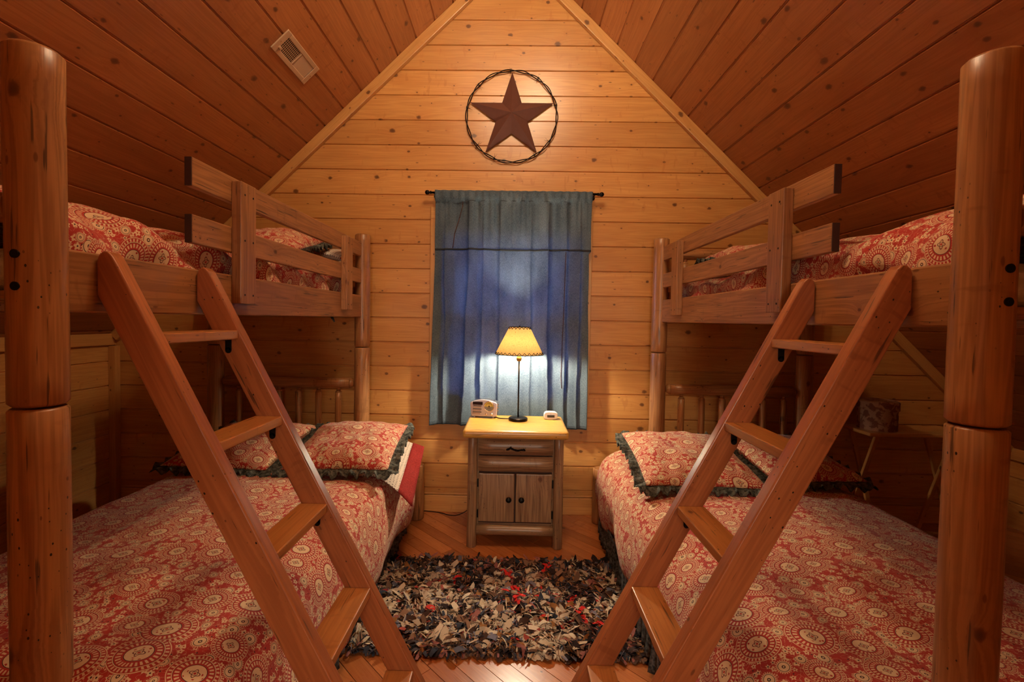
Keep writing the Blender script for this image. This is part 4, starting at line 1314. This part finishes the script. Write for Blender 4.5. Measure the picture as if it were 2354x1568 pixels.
# ------------------------------------------------------------------ table lamp
def lamp():
    x, y, z0 = 0.035, -0.262, 0.680
    root = thing('table_lamp', (x, y, z0), 'table lamp with laced parchment shade, lit, on the nightstand', 'lamp')
    m = MB(); m.lathe((x, y, z0), [(0, 0), (0.056, 0), (0.058, 0.003), (0.058, 0.014), (0.055, 0.018), (0.012, 0.020), (0.0, 0.020)], 40); m.build('base', M['bronze'], root)
    m = MB(); m.tube((x, y, z0 + 0.018), (x, y, 1.045), 0.0048, seg=12, rings=1); m.build('stem', M['bronze'], root)
    m = MB(); m.lathe((x, y, 0), [(0, 1.040), (0.012, 1.040), (0.016, 1.050), (0.016, 1.064), (0.012, 1.070), (0.012, 1.086), (0, 1.086)], 20); m.build('socket', plain('brass', '#A87C3A', 0.3, 0.8), root)
    # bulb
    t = NT('lit_bulb'); em = t.n('ShaderNodeEmission'); em.inputs[0].default_value = (1.0, 0.87, 0.64, 1)
    r = 0.026
    em.inputs[1].default_value = LAMP_W / (PI * 4 * PI * r * r)
    t.l(em.outputs[0], t.out.inputs[0])
    m = MB(); prof = [(0.010, 1.086)] + [(r * math.sin(a), 1.126 - r * math.cos(a)) for a in [0.45 + i * (PI - 0.45) / 10 for i in range(11)]]
    m.lathe((x, y, 0), prof, 20); m.build('bulb', t.m, root)
    # shade
    t = NT('parchment'); nz = t.noise(t.obj(), 260, 3, 0.7, '3D')
    fib = t.noise(t.obj(), 90, 4, 0.8, '3D', 2.0)
    col = t.mix(t.smooth(fib, 0.52, 0.66), lin('#FBE9C4'), lin('#BE9A66'))
    col = t.mix(t.math('MULTIPLY', nz, 0.35), col, lin('#E6C894'))
    d = t.n('ShaderNodeBsdfDiffuse'); t.l(col, d.inputs[0])
    tr = t.n('ShaderNodeBsdfTranslucent'); t.l(t.mix(1.0, col, (1.0, 0.93, 0.80, 1), 'MULTIPLY'), tr.inputs[0])
    mx = t.n('ShaderNodeMixShader'); mx.inputs[0].default_value = 0.62
    t.l(d.outputs[0], mx.inputs[1]); t.l(tr.outputs[0], mx.inputs[2]); t.l(mx.outputs[0], t.out.inputs[0])
    zb, zt, rb, rt = 1.083, 1.247, 0.144, 0.061
    m = MB(); m.lathe((x, y, 0), [(rb, zb), (rb * .5 + rt * .5, (zb + zt) / 2), (rt, zt)], 64)
    sh = m.build('lamp_shade', t.m, root, solid=0.0015, recalc=False)
    lace = MB()
    for z, r_, n, h, sg in ((zb, rb, 30, 0.014, 1), (zt, rt, 18, 0.013, -1)):
        for i in range(n):
            a0 = 2 * PI * i / n; a1 = 2 * PI * (i + 0.5) / n; a2 = 2 * PI * (i + 1) / n
            rr = (rb - rt) / (zt - zb)
            rh = r_ - rr * h * sg
            A = (x + (r_ + .002) * math.cos(a0), y + (r_ + .002) * math.sin(a0), z); B = (x + (rh + .003) * math.cos(a1), y + (rh + .003) * math.sin(a1), z + h * sg); Cc = (x + (r_ + .002) * math.cos(a2), y + (r_ + .002) * math.sin(a2), z)
            lace.tube(A, B, 0.0017, seg=6, rings=1); lace.tube(B, Cc, 0.0017, seg=6, rings=1); lace.tube(A, Cc, 0.0019, seg=6, rings=1)
    lace.build('lacing', M['black'], sh)
    m = MB()
    for i in range(3):
        a = i * 2 * PI / 3 + 0.5
        m.tube((x, y, zt - 0.010), (x + rt * math.cos(a), y + rt * math.sin(a), zt - 0.002), 0.0014, seg=6, rings=1)
    for s in (-1, 1):
        pts = [(0.012, 1.050), (0.036, 1.064), (0.040, 1.11), (0.034, 1.16), (0.020, 1.20), (0.0, 1.236)]
        for a, b in zip(pts, pts[1:]): m.tube((x + s * a[0], y, a[1]), (x + s * b[0], y, b[1]), 0.0015, seg=6, rings=1)
    m.lathe((x, y, 0), [(0, 1.236), (0.006, 1.238), (0.004, 1.246), (0.007, 1.251), (0.0, 1.257)], 12)
    m.build('harp', M['bronze'], root)
    # cord
    c = MB(); pts = [(-0.018, -0.25, 0.686), (-0.075, -0.235, 0.683), (-0.10, -0.20, 0.683), (-0.12, -0.15, 0.683), (-0.122, -0.118, 0.682), (-0.125, -0.104, 0.66), (-0.13, -0.098, 0.50), (-0.16, -0.09, 0.30), (-0.20, -0.085, 0.14), (-0.26, -0.075, 0.055), (-0.34, -0.09, 0.012), (-0.40, -0.075, 0.006), (-0.46, -0.04, 0.008), (-0.54, -0.03, 0.012), (-0.60, -0.03, 0.012)]
    cu = bpy.data.curves.new('cord', 'CURVE'); cu.dimensions = '3D'; cu.bevel_depth = 0.0028; cu.bevel_resolution = 2; cu.use_fill_caps = True
    sp = cu.splines.new('NURBS'); sp.points.add(len(pts) - 1); sp.order_u = 3; sp.use_endpoint_u = True
    for p, q in zip(sp.points, pts): p.co = (q[0] + 0.035 - x if False else q[0] - x, q[1] - y, q[2] - z0, 1)
    o = bpy.data.objects.new('cord', cu); cu.materials.append(M['black']); COL.objects.link(o); to_mesh(o, root)
lamp()

# ------------------------------------------------------------------ clock radio
def text_mesh(body, size, loc, rot, mat, parent, name, depth=0.0004):
    cu = bpy.data.curves.new(name, 'FONT'); cu.body = body; cu.size = size; cu.extrude = depth
    cu.align_x = 'CENTER'; cu.align_y = 'CENTER'
    cu.materials.append(mat)
    o = bpy.data.objects.new(name, cu); COL.objects.link(o)
    o.location = loc; o.rotation_euler = rot
    return to_mesh(o, parent)
def radio():
    root = thing('clock_radio', (-0.174, -0.185, 0.680), 'small retro silver clock radio with round dial on the nightstand', 'clock radio')
    rz = math.radians(-7)
    Rt = Matrix.Translation(root.location) @ Matrix.Rotation(rz, 4, 'Z')
    def tf(m): m.v = [Rt @ v for v in m.v]; return m
    # front outline, slightly wider at the bottom, domed top
    out = []
    for a in range(0, 9):
        f = a / 8; out.append((-0.074 + 0.148 * f, 0.098 + 0.016 * math.sin(PI * f) ** 0.8))
    out = [(-0.083, 0.086), (-0.080, 0.095)] + out + [(0.080, 0.095), (0.083, 0.086), (0.079, 0.020), (0.074, 0.011), (-0.074, 0.011), (-0.079, 0.020)]
    def slab(y0, y1, sc=1.0):
        m = MB(); n = len(out)
        for y in (y0, y1):
            for a, b in out: m.v.append(Vector((a * sc, y, (b - 0.06) * sc + 0.06)))
        m.face(list(range(n))[::-1], [(0, 0)] * n); m.face([n + i for i in range(n)], [(0, 0)] * n)
        for i in range(n): m.face((i, (i + 1) % n, n + (i + 1) % n, n + i), [(0, 0)] * 4)
        return m
    tf(slab(-0.033, 0.036)).__class__
    b = tf(slab(-0.033, 0.036)).build('case', M['chrome'], root, bevel=0.003, seg=3)
    m = tf(slab(-0.026, 0.030, 1.035)); m.build('trim_band', M['chrome2'], root, bevel=0.002)
    m = MB(); m.box((-0.068, -0.036, 0.081), (-0.006, -0.0335, 0.100)); tf(m).build('display', M['screen'], root, bevel=0.001)
    m = MB()
    for i in range(3): m.box((-0.070 + 0.002 * i, -0.0365, 0.022 + i * 0.019), (-0.012 - (2 - i) * 0.004, -0.0335, 0.034 + i * 0.019))
    tf(m).build('grille', plain('taupe_grille', '#9A8078', 0.4), root, bevel=0.002)
    m = MB()
    for i in range(3): m.box((-0.069 + 0.002 * i, -0.0345, 0.0335 + i * 0.019), (-0.013, -0.0333, 0.038 + i * 0.019))
    tf(m).build('grille_gaps', M['duct'], root)
    cxd, czd = 0.034, 0.073
    m = MB(); m.lathe((cxd, -0.033, czd), [(0.030, 0), (0.0325, -0.001), (0.0325, -0.004), (0.029, -0.006), (0.0275, -0.004), (0.0275, 0)], 40, 'y'); tf(m).build('dial_ring', M['chrome2'], root)
    t = NT('tuning_dial'); ox, oy, oz = t.sep(t.uv()); 
    up_ = t.math('GREATER_THAN', oy, 0.0)
    rr = t.math('SQRT', t.math('ADD', t.math('MULTIPLY', ox, ox), t.math('MULTIPLY', oy, oy)))
    an = t.math('ARCTAN2', oy, ox)
    tick = t.math('MULTIPLY', t.math('GREATER_THAN', t.math('SINE', t.math('MULTIPLY', an, 36.0)), 0.5), t.math('MULTIPLY', t.math('GREATER_THAN', rr, 0.6), t.math('LESS_THAN', rr, 0.85)))
    col = t.mix(up_, lin('#7E7C80'), t.mix(tick, lin('#D8C46A'), lin('#5A4020')))
    t.bsdf(col, 0.25, coat=0.6)
    m = MB(); n = 36
    m.v = [Vector((cxd + 0.0277 * math.cos(2 * PI * i / n), -0.0350, czd + 0.0277 * math.sin(2 * PI * i / n))) for i in range(n)]
    m.face(range(n), [(math.cos(2 * PI * i / n), math.sin(2 * PI * i / n)) for i in range(n)])
    dial = tf(m).build('dial', t.m, root, recalc=False)
    m = MB(); m.box((cxd - 0.0006, -0.0362, czd + 0.002), (cxd + 0.0006, -0.0354, czd + 0.022)); m.lathe((cxd, -0.035, czd), [(0, -0.002), (0.004, -0.0015), (0.005, 0)], 14, 'y'); tf(m).build('needle', M['screen'], root)
    p = Matrix.Rotation(rz, 4, 'Z') @ Vector((cxd, -0.0356, czd - 0.013))
    text_mesh('TIMEX', 0.0095, p, (PI / 2, 0, rz), M['screen'], root, 'lettering', 0.0002)
    for q in (0.018, 0.052):
        m = MB(); m.lathe((q, -0.033, 0.026), [(0.0075, 0), (0.0075, -0.007), (0.0055, -0.010), (0, -0.010)], 18, 'y'); tf(m).build('knob', M['chrome2'], root)
    for q in (-0.06, 0.06):
        for yy in (-0.02, 0.022):
            m = MB(); m.tube((q, yy, 0.0), (q, yy, 0.012), 0.005, seg=12, rings=1); tf(m).build('foot', M['chrome'], root)
    m = MB()
    for i in range(3): m.lathe((0.086, -0.005 + 0.0 * i, 0.045 + i * 0.018), [(0.0, 0.004), (0.004, 0.003), (0.004, -0.006)], 10, 'x')
    tf(m).build('side_buttons', M['chrome2'], root)
radio()

def small_clock():
    root = thing('digital_clock', (0.236, -0.205, 0.680), 'small white oval digital clock on the nightstand', 'clock')
    def body(y0, y1, a, b, sc=1.0):
        m = MB(); n = 28
        for y, k in ((y0, 0.92), ((y0 * .75 + y1 * .25), 1.0), (y1, 0.9)):
            for i in range(n):
                t_ = 2 * PI * i / n; c, s = math.cos(t_), math.sin(t_)
                x = 0.236 + a * k * math.copysign(abs(c) ** 0.55, c); z = 0.680 + b + b * k * math.copysign(abs(s) ** 0.7, s) * (1.0 if s > 0 else 1.0)
                z = max(z, 0.680)
                m.v.append(Vector((x, y, z)))
        m.face(list(range(n)), [(0, 0)] * n); m.face([2 * n + i for i in range(n)][::-1], [(0, 0)] * n)
        for r_ in range(2):
            for i in range(n): m.face((r_ * n + i, r_ * n + (i + 1) % n, (r_ + 1) * n + (i + 1) % n, (r_ + 1) * n + i), [(0, 0)] * 4, True)
        return m
    body(-0.232, -0.180, 0.044, 0.0245).build('case', M['white'], root, bevel=0.0015)
    m = MB(); m.box((0.213, -0.2345, 0.695), (0.259, -0.2325, 0.710)); s = m.build('display', plain('lcd_frame', '#4A3E3A', 0.3), root)
    m = MB(); m.box((0.216, -0.2352, 0.698), (0.256, -0.2346, 0.7075)); m.build('digits_panel', plain('lcd', '#1E1816', 0.2), s)
    m = MB(); m.lathe((0.236, -0.2335, 0.7165), [(0.0, -0.001), (0.002, -0.0008), (0.0022, 0.001)], 10, 'y'); m.build('button', plain('grey_plastic', '#8A8082', 0.4), root)
small_clock()

# ------------------------------------------------------------------ folding table with hat box
def corner_table():
    z = 0.655
    X0, X1, Y0, Y1 = 2.12, 2.74, -0.30, -0.04
    root = thing('folding_table', ((X0 + X1) / 2, (Y0 + Y1) / 2, 0), 'small folding table with crossed legs in the shaded corner right of the right bunk', 'table')
    m = MB(); m.box((X0, Y0, z - 0.022), (X1, Y1, z), axis=0); m.build('table_top', M['trim'], root, bevel=0.006)
    for xc in (X0 + 0.06, X1 - 0.10):
        for s in (-1, 1):
            yc = (Y0 + Y1) / 2
            a = Vector((xc - s * 0.035, yc + s * 0.075, z - 0.022)); b = Vector((xc + s * 0.035, yc - s * 0.075, 0.0))
            d = (b - a); L = d.length; ax = d.normalized(); t_ = Vector((1, 0, 0)); side = ax.cross(Vector((0, 1, 0))).normalized(); th = ax.cross(side)
            Mx = Matrix((ax, side, th)).transposed().to_4x4(); Mx.translation = a + Vector((s * 0.010, 0, 0))
            m = MB(); m.box((0, -0.013, -0.009), (L, 0.013, 0.009), axis=0, M4=Mx); m.build('leg', M['trim'], root, bevel=0.002)
    t = NT('toile_print'); nz = t.noise(t.obj(), 26, 3, 0.6, '3D', 0.8)
    t.bsdf(t.mix(t.smooth(nz, 0.47, 0.55), lin('#BC957C'), lin('#86564A')), 0.7)
    M['box'] = t.m
    c = (2.262, -0.165, z)
    root2 = thing('hat_box', c, 'round toile print hat box standing on the folding table', 'box')
    m = MB(); m.lathe(c, [(0, 0), (0.102, 0), (0.102, 0.140), (0, 0.140)], 48, smooth=False); m.build('box_body', t.m, root2)
    m = MB(); m.lathe(c, [(0.1035, 0.122), (0.109, 0.122), (0.109, 0.172), (0.104, 0.176), (0, 0.176)], 48, smooth=False); m.build('lid', t.m, root2)
corner_table()

# ------------------------------------------------------------------ rag rug
def rug():
    rnd = random.Random(11)
    x0, x1, y0, y1 = -0.615, 0.625, -1.335, -0.655
    m = MB(); m.box((x0, y0, 0.0005), (x1, y1, 0.009), axis=0)
    base = m.build('rag_rug', plain('rug_backing', '#3B2C28', 0.95), None, root=((x0 + x1) / 2, (y0 + y1) / 2, 0))
    tag(base, 'shaggy multicoloured rag rug on the wooden floor between the beds', 'rug')
    pal = [('#C8B59C', 18), ('#D6C6AE', 12), ('#B3A08C', 12), ('#8C6A55', 6), ('#4A362E', 8), ('#2E2222', 7), ('#1C181A', 4), ('#5C5A66', 5), ('#7A7888', 4), ('#3A3E4A', 4), ('#96605A', 4), ('#B85A50', 2), ('#C23A34', 1.5), ('#9A6A3E', 3), ('#6A5040', 5), ('#D0BEA2', 5), ('#2C3440', 3)]
    cols = [lin(c) for c, w in pal]; wts = [w for c, w in pal]
    V = []; F = []; Cc = []
    def scrap(x, y, z, col, L, W, yaw, pitch, curl, twist):
        n = 5
        st = len(V)
        cy, sy = math.cos(yaw), math.sin(yaw)
        px, pz = 0.0, 0.0; a = pitch
        for i in range(n):
            f = i / (n - 1)
            w = W * (0.55 + 0.45 * math.sin(PI * (0.2 + 0.7 * f))) / 2
            tw = twist * f
            for s in (-1, 1):
                lx, ly, lz = px, s * w * math.cos(tw), pz + s * w * math.sin(tw)
                V.append((x + lx * cy - ly * sy, y + lx * sy + ly * cy, max(0.006, z + lz)))
            px += L / (n - 1) * math.cos(a); pz += L / (n - 1) * math.sin(a); a -= curl / (n - 1)
        for i in range(n - 1):
            F.append((st + 2 * i, st + 2 * i + 1, st + 2 * i + 3, st + 2 * i + 2)); Cc.append(col)
    def pick(x, y):
        # drifts of light and dark scraps
        d = N(x * 4.2, y * 4.2, 2.0) + (0.45 if y > -0.75 else 0) + (0.35 if y < -1.31 else 0)
        for _ in range(6):
            i = rnd.choices(range(len(cols)), wts)[0]
            lum = sum(cols[i][:3])
            if d > 0.12 and lum > 0.6: continue
            if d < -0.12 and lum < 0.12 and rnd.random() < 0.6: continue
            break
        return cols[i]
    red = lin('#D0302C')
    for _ in range(4200):
        x = rnd.uniform(x0, x1); y = rnd.uniform(y0, y1)
        scrap(x, y, rnd.uniform(0.016, 0.034), pick(x, y), rnd.uniform(0.02, 0.06), rnd.uniform(0.0015, 0.006), rnd.uniform(0, 2 * PI), rnd.uniform(-0.2, 0.6), rnd.uniform(0.0, 2.6), rnd.uniform(-1.5, 1.5))
    for _ in range(8200):
        x = rnd.uniform(x0, x1); y = rnd.uniform(y0, y1)
        L = rnd.uniform(0.026, 0.066); W = rnd.uniform(0.009, 0.034)
        scrap(x, y, rnd.uniform(0.008, 0.024), pick(x, y), L, W, rnd.uniform(0, 2 * PI), rnd.uniform(-0.1, 0.65), rnd.uniform(0.0, 2.4), rnd.uniform(-1.4, 1.4))
    for cx_, cy_, n_ in ((0.0, -0.80, 9), (0.02, -0.92, 9), (0.05, -0.98, 6), (0.18, -0.74, 6), (0.27, -1.02, 5), (0.31, -1.10, 7), (0.36, -1.16, 6), (-0.28, -0.86, 3), (0.15, -0.98, 3)):
        for _ in range(n_):
            scrap(cx_ + rnd.gauss(0, 0.012), cy_ + rnd.gauss(0, 0.014), rnd.uniform(0.024, 0.034), red, rnd.uniform(0.03, 0.05), rnd.uniform(0.012, 0.024), rnd.uniform(0, 6.28), rnd.uniform(0, 0.5), rnd.uniform(0.3, 1.6), rnd.uniform(-0.6, 0.6))
    # frayed edge
    for _ in range(1300):
        e = rnd.random()
        if e < 0.4: x, y, yw = rnd.uniform(x0, x1), y0, -PI / 2
        elif e < 0.8: x, y, yw = rnd.uniform(x0, x1), y1, PI / 2
        elif e < 0.9: x, y, yw = x0, rnd.uniform(y0, y1), PI
        else: x, y, yw = x1, rnd.uniform(y0, y1), 0
        th = rnd.random() < 0.5
        scrap(x, y, rnd.uniform(0.006, 0.018), pick(x, y), rnd.uniform(0.012, 0.034), rnd.uniform(0.0012, 0.003) if th else rnd.uniform(0.006, 0.016), yw + rnd.gauss(0, 0.6), rnd.uniform(-0.2, 0.7), rnd.uniform(0.5, 2.2), rnd.uniform(-1, 1))
    me = bpy.data.meshes.new('rag_pile')
    o = Vector(base.location)
    me.from_pydata([(v[0] - o.x, v[1] - o.y, v[2] - o.z) for v in V], [], F)
    ca = me.color_attributes.new('Col', 'FLOAT_COLOR', 'CORNER')
    flat = []
    for c in Cc:
        for _ in range(4): flat += [c[0], c[1], c[2], 1.0]
    ca.data.foreach_set('color', flat)
    me.polygons.foreach_set('use_smooth', [True] * len(F))
    t = NT('rag_scraps'); at = t.n('ShaderNodeVertexColor'); at.layer_name = 'Col'
    nz = t.noise(t.obj(), 420, 2, 0.6, '3D')
    t.bsdf(t.mix(1.0, at.outputs[0], t.mix(nz, (0.6, 0.6, 0.6, 1), (1.25, 1.25, 1.25, 1)), 'MULTIPLY'), 0.9, spec=0.15)
    me.materials.append(t.m)
    ob = bpy.data.objects.new('rag_pile', me); COL.objects.link(ob); ob.parent = base
    ob['kind'] = 'stuff'
rug()
